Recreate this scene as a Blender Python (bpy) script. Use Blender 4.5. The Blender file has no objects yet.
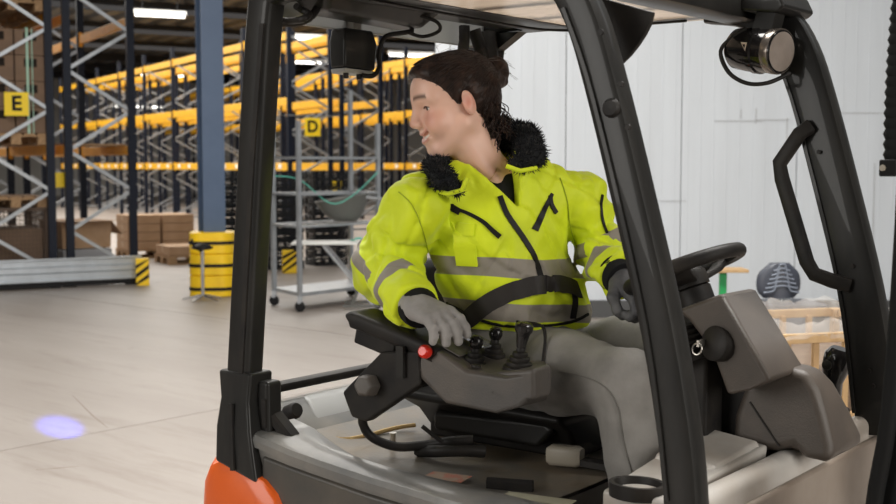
import bpy, bmesh, math, random
import numpy as np
from mathutils import Vector, Matrix, Quaternion
random.seed(7); np.random.seed(7)
SC = bpy.context.scene
COL = SC.collection

# ------------------------------------------------------------------ camera
PITCH = math.atan(87 / 1200.0)
CAM_H = 1.6
cam_d = bpy.data.cameras.new('camera'); cam_d.sensor_width = 36.0; cam_d.lens = 36.0 * 1200 / 896
cam_d.dof.use_dof = True; cam_d.dof.focus_distance = 2.95; cam_d.dof.aperture_fstop = 5.6
cam = bpy.data.objects.new('camera', cam_d); COL.objects.link(cam)
cam.location = (0, 0, CAM_H); cam.rotation_euler = (math.pi / 2 - PITCH, 0, 0)
SC.camera = cam

# ------------------------------------------------------------------ world, lamps, exposure
w = bpy.data.worlds.new('world'); SC.world = w; w.use_nodes = True
w.node_tree.nodes['Background'].inputs[0].default_value = (1.0, 0.97, 0.93, 1)
w.node_tree.nodes['Background'].inputs[1].default_value = WORLD = 0.09
SC.view_settings.view_transform = 'Standard'; SC.view_settings.look = 'None'
SC.view_settings.gamma = 1.0; SC.view_settings.use_curve_mapping = False
SC.view_settings.exposure = 0.0

def area(name, loc, target, sx, sy, power, color=(1, 1, 1)):
    l = bpy.data.lights.new(name, 'AREA'); l.shape = 'RECTANGLE'; l.size = sx; l.size_y = sy
    l.energy = power; l.color = color
    o = bpy.data.objects.new(name, l); COL.objects.link(o); o.location = loc
    o.rotation_euler = (Vector(target) - Vector(loc)).to_track_quat('-Z', 'Y').to_euler()
    return o
# unseen key light added on the right behind the camera
area('key_light_right', (5.6, -2.6, 3.3), (0.6, 3.0, 1.2), 5.0, 4.5, 470, (1.0, 0.96, 0.90))
# soft fill light added on the left to brighten the driver
area('fill_light_left', (-7.0, -1.5, 3.2), (0.0, 3.2, 1.3), 4.5, 4.0, 330, (1.0, 0.97, 0.92))
# high-bay lamp rows of the hall, over the traffic aisle and over the racks
area('lamp_row_aisle', (-3.0, 9.0, 5.9), (-3.0, 9.0, 0), 9.0, 6.0, 480, (1.0, 0.97, 0.92))
area('lamp_row_white_wall', (4.0, 7.0, 5.9), (4.0, 9.5, 0.5), 8.0, 4.0, 150, (0.93, 0.97, 1.0))
area('lamp_row_truck', (0.8, 4.2, 5.9), (0.8, 3.6, 0), 5.0, 2.4, 720, (1.0, 0.97, 0.93))
area('lamp_row_racks', (-11.0, 32.0, 5.85), (-11.0, 32.0, 0), 22.0, 26.0, 6000, (1.0, 0.96, 0.9))

# ------------------------------------------------------------------ picture plane to place
CX, CY, FP = 448.0, 252.0, 1200.0
def ray(px, py):
    x = (px - CX) / FP; y = -(py - CY) / FP
    return Vector((x, math.cos(PITCH) + y * math.sin(PITCH), -math.sin(PITCH) + y * math.cos(PITCH)))
def W(px, py, Y=None, z=None):
    r = ray(px, py); t = Y / r.y if Y is not None else (z - CAM_H) / r.z
    return Vector((0, 0, CAM_H)) + r * t
FA = math.radians(37.8); FO = Vector((0.4345, 2.2, 0))
FM = Matrix.Translation(FO) @ Matrix.Rotation(-FA, 4, 'Z'); FMI = FM.inverted()
def FL(px, py, u=None, v=None, z=None):
    o = FMI @ Vector((0, 0, CAM_H)); d = FMI.to_3x3() @ ray(px, py)
    t = (u - o.x) / d.x if u is not None else (v - o.y) / d.y if v is not None else (z - o.z) / d.z
    return o + d * t

# ------------------------------------------------------------------ materials
MATS = {}
def nd(nt, t, **kw):
    n = nt.nodes.new(t)
    for k, v in kw.items(): setattr(n, k, v)
    return n
def mat(name, col, rough=0.6, metal=0.0, col2=None, scale=8.0, contrast=(0.35, 0.7), bump=0.0, bscale=60.0,
        stretch=(1, 1, 1), coat=0.0, trans=0.0, emit=None, estr=0.0, col3=None, scale3=2.0, c3=(0.5, 0.75), alpha=1.0, sheen=0.0, spec=None):
    m = bpy.data.materials.new(name); m.use_nodes = True; nt = m.node_tree
    b = nt.nodes['Principled BSDF']
    b.inputs['Base Color'].default_value = (*col, 1); b.inputs['Roughness'].default_value = rough
    b.inputs['Metallic'].default_value = metal; b.inputs['Coat Weight'].default_value = coat
    b.inputs['Transmission Weight'].default_value = trans; b.inputs['Alpha'].default_value = alpha
    b.inputs['Sheen Weight'].default_value = sheen
    b.inputs['Specular IOR Level'].default_value = spec if spec is not None else (0.2 if max(col) < 0.04 else 0.5)
    if emit: b.inputs['Emission Color'].default_value = (*emit, 1); b.inputs['Emission Strength'].default_value = estr
    L = nt.links
    tc = nd(nt, 'ShaderNodeTexCoord'); mp = nd(nt, 'ShaderNodeMapping'); mp.inputs['Scale'].default_value = stretch
    L.new(tc.outputs['Object'], mp.inputs[0])
    out = None
    if col2 is not None:
        n = nd(nt, 'ShaderNodeTexNoise'); n.inputs['Scale'].default_value = scale; n.inputs['Detail'].default_value = 6; n.inputs['Roughness'].default_value = 0.62
        r = nd(nt, 'ShaderNodeMapRange'); r.inputs[1].default_value = contrast[0]; r.inputs[2].default_value = contrast[1]
        mx = nd(nt, 'ShaderNodeMix', data_type='RGBA'); mx.inputs['A'].default_value = (*col, 1); mx.inputs['B'].default_value = (*col2, 1)
        L.new(mp.outputs[0], n.inputs['Vector']); L.new(n.outputs['Fac'], r.inputs[0]); L.new(r.outputs[0], mx.inputs['Factor'])
        out = mx.outputs['Result']
        if col3 is not None:
            n3 = nd(nt, 'ShaderNodeTexNoise'); n3.inputs['Scale'].default_value = scale3; n3.inputs['Detail'].default_value = 8; n3.inputs['Roughness'].default_value = 0.7
            r3 = nd(nt, 'ShaderNodeMapRange'); r3.inputs[1].default_value = c3[0]; r3.inputs[2].default_value = c3[1]
            m3 = nd(nt, 'ShaderNodeMix', data_type='RGBA'); m3.inputs['B'].default_value = (*col3, 1)
            L.new(mp.outputs[0], n3.inputs['Vector']); L.new(n3.outputs['Fac'], r3.inputs[0]); L.new(r3.outputs[0], m3.inputs['Factor']); L.new(out, m3.inputs['A'])
            out = m3.outputs['Result']
        L.new(out, b.inputs['Base Color'])
    if bump > 0:
        nb = nd(nt, 'ShaderNodeTexNoise'); nb.inputs['Scale'].default_value = bscale; nb.inputs['Detail'].default_value = 4
        bp = nd(nt, 'ShaderNodeBump'); bp.inputs['Strength'].default_value = bump; bp.inputs['Distance'].default_value = 0.002
        L.new(mp.outputs[0], nb.inputs['Vector']); L.new(nb.outputs['Fac'], bp.inputs['Height']); L.new(bp.outputs[0], b.inputs['Normal'])
    MATS[name] = m; m['bsdf'] = 1
    return m

# ------------------------------------------------------------------ mesh building
class MB:
    def __init__(s): s.v = []; s.f = []
    def add(s, vs, fs):
        o = len(s.v); s.v += [tuple(p) for p in vs]; s.f += [tuple(i + o for i in f) for f in fs]; return s
    def box(s, c, d, rz=0.0, M=None):
        x, y, z = d[0] / 2, d[1] / 2, d[2] / 2
        R = Matrix.Translation(Vector(c)) @ (M if M is not None else Matrix.Rotation(rz, 4, 'Z'))
        vs = [R @ Vector((a * x, b * y, e * z)) for e in (-1, 1) for a, b in ((-1, -1), (1, -1), (1, 1), (-1, 1))]
        return s.add(vs, [(3, 2, 1, 0), (4, 5, 6, 7), (0, 1, 5, 4), (1, 2, 6, 5), (2, 3, 7, 6), (3, 0, 4, 7)])
    def sweep(s, pts, sec, side=(0, 1, 0), closed=False, cap=True, scales=None):
        """sweep a closed section (a along the in-plane normal, b along side) along a path"""
        P = [Vector(p) for p in pts]; n = len(P); m = len(sec); vs = []
        S0 = Vector(side).normalized()
        for i in range(n):
            a = P[(i - 1) % n] if (closed or i > 0) else P[i]; b = P[(i + 1) % n] if (closed or i < n - 1) else P[i]
            t = (b - a).normalized(); nn = S0.cross(t)
            if nn.length < 1e-4: nn = Vector((1, 0, 0)).cross(t)
            nn.normalize(); sd = t.cross(nn).normalized(); k = scales[i] if scales else 1.0
            vs += [P[i] + nn * (q[0] * k) + sd * (q[1] * k) for q in sec]
        fs = []
        for i in range(n if closed else n - 1):
            for j in range(m):
                k0, k1 = i * m, ((i + 1) % n) * m; j2 = (j + 1) % m
                fs.append((k0 + j, k0 + j2, k1 + j2, k1 + j))
        if cap and not closed: fs += [tuple(range(m - 1, -1, -1)), tuple(range((n - 1) * m, n * m))]
        return s.add(vs, fs)
    def tube(s, pts, r, n=8, side=(0.13, 0.31, 0.94), closed=False, scales=None):
        return s.sweep(pts, [(r * math.cos(2 * math.pi * k / n), r * math.sin(2 * math.pi * k / n)) for k in range(n)], side, closed, True, scales)
    def bar(s, a, b, wd, ht, side=(0, 0, 1)):
        return s.sweep([a, b], [(-wd / 2, -ht / 2), (wd / 2, -ht / 2), (wd / 2, ht / 2), (-wd / 2, ht / 2)], side)
    def lathe(s, prof, n=24, M=Matrix()):
        """prof: list of (r, z)"""
        vs = []; fs = []; m = len(prof)
        for r, z in prof:
            vs += [M @ Vector((max(r, 1e-5) * math.cos(2 * math.pi * k / n), max(r, 1e-5) * math.sin(2 * math.pi * k / n), z)) for k in range(n)]
        for i in range(m - 1):
            for k in range(n):
                fs.append((i * n + k, i * n + (k + 1) % n, (i + 1) * n + (k + 1) % n, (i + 1) * n + k))
        fs += [tuple(range(n - 1, -1, -1)), tuple(range((m - 1) * n, m * n))]
        return s.add(vs, fs)
    def prism(s, poly, t0, t1, axis='y', M=Matrix()):
        """poly in the two other axes (order x,z for y; x,y for z; y,z for x), extruded t0..t1"""
        def p3(a, b, t): return M @ Vector({'y': (a, t, b), 'z': (a, b, t), 'x': (t, a, b)}[axis])
        n = len(poly); vs = [p3(a, b, t0) for a, b in poly] + [p3(a, b, t1) for a, b in poly]
        fs = [tuple(range(n)), tuple(range(2 * n - 1, n - 1, -1))] + [(i, i + n, (i + 1) % n + n, (i + 1) % n) for i in range(n)]
        return s.add(vs, fs)
    def loft(s, rings, cap=True, closed=True):
        m = len(rings[0]); vs = [p for r in rings for p in r]; fs = []
        for i in range(len(rings) - 1):
            for j in range(m if closed else m - 1):
                fs.append((i * m + j, i * m + (j + 1) % m, (i + 1) * m + (j + 1) % m, (i + 1) * m + j))
        if cap and closed: fs += [tuple(range(m - 1, -1, -1)), tuple(range((len(rings) - 1) * m, len(rings) * m))]
        return s.add(vs, fs)
    def mesh(s, name, smooth=0):
        me = bpy.data.meshes.new(name); me.from_pydata(s.v, [], s.f); me.update()
        bm = bmesh.new(); bm.from_mesh(me); bmesh.ops.recalc_face_normals(bm, faces=bm.faces); bm.to_mesh(me); bm.free()
        if smooth: me.polygons.foreach_set('use_smooth', [True] * len(me.polygons)); me.set_sharp_from_angle(angle=math.radians(smooth))
        return me
    def build(s, name, m, parent=None, bevel=0.0, seg=2, smooth=0, sub=0):
        return link(name, s.mesh(name, smooth or (40 if bevel else 0)), m, parent, bevel, seg, sub)
def link(name, me, m, parent=None, bevel=0.0, seg=2, sub=0):
    o = bpy.data.objects.new(name, me); COL.objects.link(o)
    if m is not None and not me.materials:
        for k in (m if isinstance(m, (list, tuple)) else [m]): me.materials.append(k)
    if parent is not None: o.parent = parent
    if bevel:
        b = o.modifiers.new('bevel', 'BEVEL'); b.width = bevel; b.segments = seg; b.limit_method = 'ANGLE'; b.angle_limit = math.radians(35); b.harden_normals = True
    if sub:
        q = o.modifiers.new('sub', 'SUBSURF'); q.levels = sub; q.render_levels = sub
    return o
def tag(o, label=None, cat=None, group=None, kind=None):
    for k, v in (('label', label), ('category', cat), ('group', group), ('kind', kind)):
        if v: o[k] = v
    return o
def empty(name, loc=(0, 0, 0), rz=0.0, label=None, cat=None, group=None):
    o = bpy.data.objects.new(name, None); COL.objects.link(o); o.location = loc; o.rotation_euler = (0, 0, rz); o.empty_display_size = 0.1
    return tag(o, label, cat, group)
def copy_tree(o, parent=None):
    c = o.copy(); COL.objects.link(c); c.parent = parent
    for ch in list(o.children): copy_tree(ch, c)
    return c
def rrect(w, h, r=0.01, n=3):
    out = []
    for cx, cy, a0 in ((w / 2 - r, h / 2 - r, 0), (-w / 2 + r, h / 2 - r, 90), (-w / 2 + r, -h / 2 + r, 180), (w / 2 - r, -h / 2 + r, 270)):
        for k in range(n + 1):
            a = math.radians(a0 + 90 * k / n); out.append((cx + r * math.cos(a), cy + r * math.sin(a)))
    return out
def spline(pts, n=8, closed=False):
    P = [Vector(p) for p in pts]; out = []; N = len(P)
    rng = range(N if closed else N - 1)
    for i in rng:
        if closed: p0, p1, p2, p3 = P[i - 1], P[i], P[(i + 1) % N], P[(i + 2) % N]
        else: p0, p1, p2, p3 = P[max(i - 1, 0)], P[i], P[i + 1], P[min(i + 2, N - 1)]
        for k in range(n):
            t = k / n
            out.append(0.5 * ((2 * p1) + (p2 - p0) * t + (2 * p0 - 5 * p1 + 4 * p2 - p3) * t * t + (3 * p1 - p0 - 3 * p2 + p3) * t ** 3))
    if not closed: out.append(P[-1])
    return out
def axisM(loc, direction, roll=0.0):
    return Matrix.Translation(Vector(loc)) @ Vector(direction).to_track_quat('Z', 'Y').to_matrix().to_4x4() @ Matrix.Rotation(roll, 4, 'Z')
def text_mesh(txt, size, depth=0.002, name='text', bold=0.0):
    cu = bpy.data.curves.new(name, 'FONT'); cu.body = txt; cu.size = size; cu.extrude = depth; cu.align_x = 'CENTER'; cu.align_y = 'CENTER'; cu.offset = bold
    o = bpy.data.objects.new(name, cu); COL.objects.link(o); dg = bpy.context.evaluated_depsgraph_get()
    me = bpy.data.meshes.new_from_object(o.evaluated_get(dg)); bpy.data.objects.remove(o); me.name = name
    return me

# ------------------------------------------------------------------ implicit surfaces (figures, cloth)
def surface_nets(fn, lo, hi, h):
    lo = np.array(lo, float); hi = np.array(hi, float)
    n = np.ceil((hi - lo) / h).astype(int) + 1
    ax = [lo[i] + h * np.arange(n[i]) for i in range(3)]
    val = np.full(n, 1.0, np.float32)
    # coarse pass, then only the blocks near the surface are sampled finely
    B = 6; nb = (n + B - 1) // B; cx = [lo[i] + h * (B * np.arange(nb[i]) + (B - 1) / 2) for i in range(3)]
    X, Y, Z = np.meshgrid(*cx, indexing='ij'); cv = fn(np.stack([X, Y, Z], -1).reshape(-1, 3)).reshape(X.shape)
    near = np.abs(cv) < h * B * 0.87 * 1.35 + 0.006
    big = np.repeat(np.repeat(np.repeat(np.where(cv < 0, np.float32(-1), np.float32(1)).astype(np.float32), B, 0), B, 1), B, 2)[:n[0], :n[1], :n[2]]; val[:] = big
    msk = np.repeat(np.repeat(np.repeat(near, B, 0), B, 1), B, 2)[:n[0], :n[1], :n[2]]
    I = np.argwhere(msk)
    for k in range(0, len(I), 200000):
        i = I[k:k + 200000]; val[tuple(i.T)] = fn(lo + h * i)
    s = val < 0
    c = [np.s_[:-1], np.s_[1:]]
    cnt = sum(s[c[a], c[b], c[d]].astype(np.int8) for a in (0, 1) for b in (0, 1) for d in (0, 1))
    act = (cnt > 0) & (cnt < 8)
    idx = np.full(act.shape, -1, np.int32); I = np.argwhere(act); idx[act] = np.arange(len(I))
    acc = np.zeros((len(I), 3)); num = np.zeros(len(I))
    cor = np.array([(a, b, d) for a in (0, 1) for b in (0, 1) for d in (0, 1)])
    for p in range(8):
        for q in range(p + 1, 8):
            if np.abs(cor[p] - cor[q]).sum() != 1: continue
            va = val[tuple((I + cor[p]).T)]; vb = val[tuple((I + cor[q]).T)]
            m = (va < 0) != (vb < 0); t = np.where(m, va / np.where(m, va - vb, 1), 0)[:, None]
            acc += np.where(m[:, None], cor[p] + t * (cor[q] - cor[p]), 0); num += m
    V = lo + h * (I + acc / num[:, None])
    Q = []
    for axis in range(3):
        b, d = [(1, 2), (2, 0), (0, 1)][axis]
        sl0 = [slice(None)] * 3; sl1 = [slice(None)] * 3; sl0[axis] = slice(None, -1); sl1[axis] = slice(1, None)
        e = np.argwhere(s[tuple(sl0)] != s[tuple(sl1)])
        e = e[(e[:, b] > 0) & (e[:, d] > 0) & (e[:, b] < n[b] - 1) & (e[:, d] < n[d] - 1)]
        f = s[tuple(sl0)][tuple(e.T)]
        def cell(db, dd):
            g = e.copy(); g[:, b] -= db; g[:, d] -= dd; return idx[tuple(g.T)]
        q = np.stack([cell(1, 1), cell(0, 1), cell(0, 0), cell(1, 0)], 1)
        q[~f] = q[~f][:, ::-1]; Q.append(q)
    return V, np.concatenate(Q)
def np_mesh(name, V, Q, smooth=True):
    me = bpy.data.meshes.new(name); me.vertices.add(len(V)); me.vertices.foreach_set('co', np.asarray(V, np.float32).ravel())
    me.loops.add(Q.size); me.loops.foreach_set('vertex_index', Q.ravel().astype(np.int32))
    me.polygons.add(len(Q)); me.polygons.foreach_set('loop_start', np.arange(0, Q.size, 4, dtype=np.int32))
    me.polygons.foreach_set('loop_total', np.full(len(Q), 4, np.int32))
    me.update(calc_edges=True); me.validate()
    if smooth: me.polygons.foreach_set('use_smooth', np.ones(len(me.polygons), bool))
    return me
def vattr(me, name, arr):
    a = me.attributes.new(name, 'FLOAT', 'POINT'); a.data.foreach_set('value', np.asarray(arr, np.float32))
def smin(a, b, k):
    h = np.clip(0.5 + 0.5 * (b - a) / k, 0, 1); return b + (a - b) * h - k * h * (1 - h)
def smax(a, b, k): return -smin(-a, -b, k)
def cap(P, a, b, ra, rb):
    a = np.asarray(a, float); b = np.asarray(b, float); d = b - a
    h = np.clip(((P - a) @ d) / (d @ d), 0, 1)
    return np.linalg.norm(P - a - h[:, None] * d, axis=1) - (ra + h * (rb - ra))
def ell(P, c, r, R=None):
    q = P - np.asarray(c, float)
    if R is not None: q = q @ np.asarray(R)          # columns of R: the ellipsoid axes
    r = np.asarray(r, float); k0 = np.linalg.norm(q / r, axis=1); k1 = np.linalg.norm(q / (r * r), axis=1) + 1e-9
    return k0 * (k0 - 1) / k1
def basis(x, zhint=(0, 0, 1)):
    x = np.asarray(x, float); x = x / np.linalg.norm(x); z = np.asarray(zhint, float); y = np.cross(z, x); y /= np.linalg.norm(y); z = np.cross(x, y)
    return np.stack([x, y, z], 1)
_ns = np.random.RandomState(3); _nd = _ns.normal(size=(40, 3)); _np = _ns.uniform(0, 6.28, 40)
def wav(P, scale, n=6, o=0):
    """cheap smooth noise, about -1..1"""
    r = 0
    for k in range(n): r = r + np.sin((P @ _nd[(o + k) % 40]) * scale + _np[(o + k) % 40])
    return r / (n * 0.6)
# ================================================================== SETTING
M_floor = mat('concrete_floor', (0.268, 0.234, 0.208), 0.45, col2=(0.325, 0.290, 0.262), scale=1.1, contrast=(0.35, 0.65), col3=(0.155, 0.12, 0.094), scale3=2.2, c3=(0.50, 0.85), bump=0.15, bscale=25, stretch=(2.2, 0.30, 1))
M_joint = mat('joint_filler', (0.13, 0.11, 0.09), 0.8)
M_panel = mat('white_sandwich_panel', (0.63, 0.665, 0.70), 0.42, col2=(0.58, 0.61, 0.64), scale=1.2, stretch=(3, 3, 0.25))
M_flash = mat('white_flashing', (0.70, 0.73, 0.76), 0.4)
M_scuff = mat('scuffed_panel_mark', (0.47, 0.48, 0.49), 0.7)
M_base = mat('dark_kerb', (0.07, 0.07, 0.07), 0.7)
M_back = mat('far_wall_paint', (0.60, 0.58, 0.54), 0.8, col2=(0.52, 0.5, 0.46), scale=0.4)
M_deck = mat('ceiling_deck', (0.060, 0.058, 0.055), 0.6, col2=(0.09, 0.087, 0.08), scale=0.7)
M_purl = mat('ceiling_steel', (0.02, 0.02, 0.022), 0.6)
M_lamp = mat('lamp_tube_glow', (1, 1, 1), 0.5, emit=(1.0, 0.97, 0.9), estr=4.0)
M_white = mat('white_painted_metal', (0.8, 0.8, 0.78), 0.4)

# floor: base under cast slabs with open joints
fang = math.radians(48.9)
fb = MB(); fb.add([(-60, -12, -0.012), (30, -12, -0.012), (30, 80, -0.012), (-60, 80, -0.012)], [(0, 1, 2, 3)])
floor = tag(fb.build('floor', M_joint), kind='structure')
P0 = W(0, 451, z=0)
d1 = Vector((math.cos(fang), math.sin(fang), 0)); d2 = Vector((-d1.y, d1.x, 0))
SL = 7.5
slab_me = MB().box((SL / 2, SL / 2, -0.005), (SL - 0.010, SL - 0.010, 0.010)).mesh('floor_slab')
slab_me.materials.append(M_floor)
for i in range(-3, 9):
    for j in range(-3, 9):
        c = P0 + d1 * (i * SL - 3.0) + d2 * (j * SL)
        ctr = c + (d1 + d2) * SL / 2
        if not (-40 < ctr.x < 16 and -8 < ctr.y < 72): continue
        o = link('floor_slab', slab_me, None, floor); o.location = (c.x, c.y, 0); o.rotation_euler = (0, 0, fang)

M_mark = mat('floor_scratch', (0.17, 0.125, 0.095), 0.6, col2=(0.25, 0.21, 0.18), scale=18)
for pix, wd in ((((35, 470), (60, 468), (80, 466)), 0.012), (((72, 395), (92, 415), (108, 428)), 0.010), (((128, 349), (134, 348)), 0.03)):
    P_ = [W(*q, z=0.0) for q in pix]; ring_ = []
    for i, q in enumerate(P_):
        t_ = (P_[min(i + 1, len(P_) - 1)] - P_[max(i - 1, 0)]).normalized(); n_ = Vector((-t_.y, t_.x, 0)) * wd * (0.5 if 0 < i < len(P_) - 1 else 0.15)
        ring_.append([q - n_ + Vector((0, 0, 0.0004)), q + n_ + Vector((0, 0, 0.0004)), q + n_ + Vector((0, 0, -0.002)), q - n_ + Vector((0, 0, -0.002))])
    MB().loft(ring_).build('floor_mark', M_mark, floor)

# white partition of sandwich panels on the right
WY = 12.6; WX0 = W(436, 165, Y=WY).x; HC = 6.0
wall = tag(MB().box((WX0 + 6.0, WY + 0.09, HC / 2), (12.0, 0.10, HC)).build('wall_right', M_base), kind='structure')
pw = 115 / 1200 * WY; px0 = W(450, 165, Y=WY).x
pan_me = MB().box((pw / 2, 0, HC / 2 + 0.05), (pw - 0.012, 0.05, HC - 0.1)).mesh('wall_panel', 0)
rib = MB()
rib.box((pw / 2, 0, HC / 2 + 0.05), (pw - 0.008, 0.05, HC - 0.1))
for k in range(9):
    rib.box((pw * (k + 0.5) / 9, -0.026, HC / 2 + 0.05), (0.012, 0.004, HC - 0.12))
pan_me = rib.mesh('wall_panel'); pan_me.materials.append(M_panel)
for k in range(9):
    o = link('wall_panel', pan_me, None, wall, bevel=0.003); o.location = (px0 + k * pw, WY, 0)
MB().box(((WX0 + px0) / 2 - 0.004, WY, HC / 2), (px0 - WX0, 0.075, HC)).build('corner_flashing', M_flash, wall)
for sx, sy, sw, sh in ((738, 121, 0.5, 0.010), (772, 120, 0.34, 0.012), (756, 116, 0.012, 0.16), (741, 114, 0.01, 0.10), (787, 128, 0.01, 0.22), (672, 201, 0.30, 0.008), (858, 113, 0.5, 0.008), (873, 230, 0.012, 1.4)):
    p = W(sx, sy, Y=WY - 0.031); MB().box(p, (sw, 0.003, sh)).build('scuff_mark', M_scuff, wall)
tag(MB().box((WX0 + 6, WY - 0.05, 0.09), (12.0, 0.06, 0.18)).build('baseboard_right', M_base), kind='structure')
tag(MB().box((WX0 + 0.06, WY + 3.2, HC / 2), (0.12, 6.1, HC)).build('wall_partition_return', M_flash), kind='structure')
tag(MB().box((-25, 62, HC / 2), (62, 0.2, HC)).build('wall_back', M_back), kind='structure')

# ceiling: folded steel deck on dark purlins
E1 = Vector((0.863, 0.505, 0)).normalized(); E2 = Vector((-E1.y, E1.x, 0)); EA = math.atan2(E1.y, E1.x)
dk = MB(); xs = []; x = -34.0
prof = []
while x < 30: prof += [(x, 0), (x + 0.30, 0), (x + 0.36, 0.12), (x + 0.66, 0.12)]; x += 0.72
n = len(prof); ra = Matrix.Rotation(EA, 4, 'Z')
vs = [Vector((p[0], y, HC + p[1])) for y in (-40, 80) for p in prof]
vs = [ra @ v for v in vs]; dk.add(vs, [(i, i + 1, n + i + 1, n + i) for i in range(n - 1)])
ceil = tag(dk.build('ceiling', M_deck), kind='structure')
pur_me = MB().box((0, 0, 0), (60, 0.16, 0.30)).mesh('purlin'); pur_me.materials.append(M_purl)
for k in range(13):
    o = link('purlin', pur_me, None, ceil); o.location = ra @ Vector((-2, -4 + 5.2 * k, HC - 0.16)); o.rotation_euler = (0, 0, EA)

# linear ceiling lamps
lampspots = [(160, 14, 'long strip lamp under dark ceiling, above the E-rack, nearest of them', 1.35), (316, 38, 'strip lamp under the ceiling left of black roof box', 2.2), (420, 55, 'strip lamp glowing just above the driver\'s forehead', 2.4),
             (166, 75, 'small far strip lamp between yellow beams left of blue column', 2.2), (137, 106, 'farthest small strip lamp low behind the rack uprights', 2.4), (318, 62, 'faint far strip lamp behind rack frame D', 2.0)]
for px, py, lb, ln in lampspots:
    p = W(px, py, z=HC - 0.5)
    if p.y > 58: p = W(px, py, Y=57)
    t = empty('ceiling_lamp', (p.x, p.y, p.z), EA - 0.1, lb, 'ceiling lamp', 'strip lamps of the hall')
    MB().prism([(-0.09, 0.0), (0.09, 0.0), (0.05, 0.10), (-0.05, 0.10)], -ln / 2, ln / 2, 'x').build('housing', M_white, t)
    MB().tube([(-ln / 2 + 0.04, 0, -0.04), (ln / 2 - 0.04, 0, -0.04)], 0.04, 8).build('tube', M_lamp, t)
    MB().tube([(-ln / 3, 0, 0.1), (-ln / 3, 0, HC - p.z)], 0.012, 5).tube([(ln / 3, 0, 0.1), (ln / 3, 0, HC - p.z)], 0.012, 5).build('hanger', M_purl, t)

# ================================================================== PALLET RACKS
M_up = mat('rack_upright_navy', (0.009, 0.012, 0.022), 0.45)
M_galv = mat('galvanised_steel', (0.42, 0.44, 0.46), 0.38, 0.6, col2=(0.33, 0.35, 0.37), scale=9)
M_yel = mat('beam_yellow', (0.86, 0.46, 0.012), 0.45, col2=(0.72, 0.38, 0.02), scale=3)
M_ora = mat('beam_orange', (0.78, 0.36, 0.02), 0.5, col2=(0.62, 0.27, 0.02), scale=2)
M_lab = mat('paper_label', (0.85, 0.84, 0.80), 0.7)
M_sign = mat('sign_yellow', (0.93, 0.66, 0.02), 0.5)
M_blk = mat('matt_black', (0.012, 0.012, 0.013), 0.6)
csec = [(-0.05, -0.035), (0.05, -0.035), (0.05, 0.035), (0.022, 0.035), (0.022, 0.012), (-0.022, 0.012), (-0.022, 0.035), (-0.05, 0.035)]
def rack_run(origin, nb, bay, dep, HT, levels, bm, label, labelled=False, group=None, pale=0.0, fs=0, detail=True):
    t = empty('pallet_rack', (origin.x, origin.y, 0), EA, label, 'pallet rack', group)
    BH = 0.17 if bm is M_yel else 0.13
    up = MB().sweep([(0, 0, 0.0), (0, 0, HT)], csec, (0, 1, 0)).box((0, 0, 0.006), (0.15, 0.12, 0.012)).mesh('upright'); up.materials.append(M_up)
    st = 0.53; nz = int((HT - 0.25) / st)
    bu = MB().bar((0, 0, 0), (-dep, 0, st), 0.045, 0.03, (0, 1, 0)).mesh('brace'); bu.materials.append(M_galv)
    bd = MB().bar((-dep, 0, 0), (0, 0, st), 0.045, 0.03, (0, 1, 0)).mesh('brace'); bd.materials.append(M_galv)
    bh = MB().bar((-dep, 0, 0), (0, 0, 0), 0.045, 0.03, (0, 1, 0)).mesh('brace'); bh.materials.append(M_galv)
    be = MB().sweep([(0, 0.04, 0), (0, bay - 0.04, 0)], rrect(BH, 0.05, 0.008, 1), (1, 0, 0)).box((0, 0.045, 0.0), (0.06, 0.012, 0.22)).box((0, bay - 0.045, 0.0), (0.06, 0.012, 0.22)).mesh('beam'); be.materials.append(bm)
    la = MB().box((0, 0, 0), (0.004, 0.17, 0.10)).mesh('label_plate'); la.materials.append(M_lab)
    for i in range(nb + 1):
        for x in (0, -dep):
            o = link('upright', up, None, t); o.location = (x, i * bay, 0)
        for k in range(nz):
            o = link('brace', bd if (k + fs) % 2 == 0 else bu, None, t); o.location = (0, i * bay, 0.2 + k * st)
        o = link('brace', bh, None, t); o.location = (0, i * bay, 0.14)
        if i < nb:
            for z in levels:
                for x in (0, -dep):
                    o = link('beam', be, None, t); o.location = (x, i * bay, z)
                if labelled and z == levels[0]:
                    for q in (0.5, 1.35, 2.2):
                        o = link('label_plate', la, None, t); o.location = (-dep - 0.03, i * bay + q, z + 0.01)
    return t
OE = Vector((-4.28, 16.3, 0))
E_LV = [1.80, 3.52]
rack_run(OE, 2, 2.75, 0.84, 5.2, E_LV, M_ora, 'dark-upright rack with silver zigzag bracing, right run of the E-rack', fs=1)
rack_run(OE - E1 * 1.07, 2, 2.75, 0.84, 5.2, E_LV, M_ora, 'pallet rack at the left picture edge behind the E sign', fs=1)
OD = W(381, 236, Y=27.6); OD.z = 0
D_LV = [1.56, 3.0, 4.42]
rack_run(OD, 8, 2.75, 0.98, 4.85, D_LV, M_yel, 'yellow-beamed pallet rack, right run at the D sign', True, 'yellow racks behind the aisle')
rack_run(OD - E1 * 1.26, 8, 2.75, 0.98, 4.85, D_LV, M_yel, 'yellow-beamed pallet rack, left run behind the D sign and blue column', True, 'yellow racks behind the aisle')
OC = OD + E1 * 4.2 + E2 * 2.0
rack_run(OC, 9, 2.75, 0.98, 4.85, D_LV, M_yel, 'farther yellow pallet rack seen through rack D', True, 'yellow racks behind the aisle', fs=1)
rack_run(OC + E1 * 1.26, 9, 2.75, 0.98, 4.85, D_LV, M_yel, 'farthest yellow pallet rack run, mostly hidden behind the others', False, 'yellow racks behind the aisle')

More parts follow.
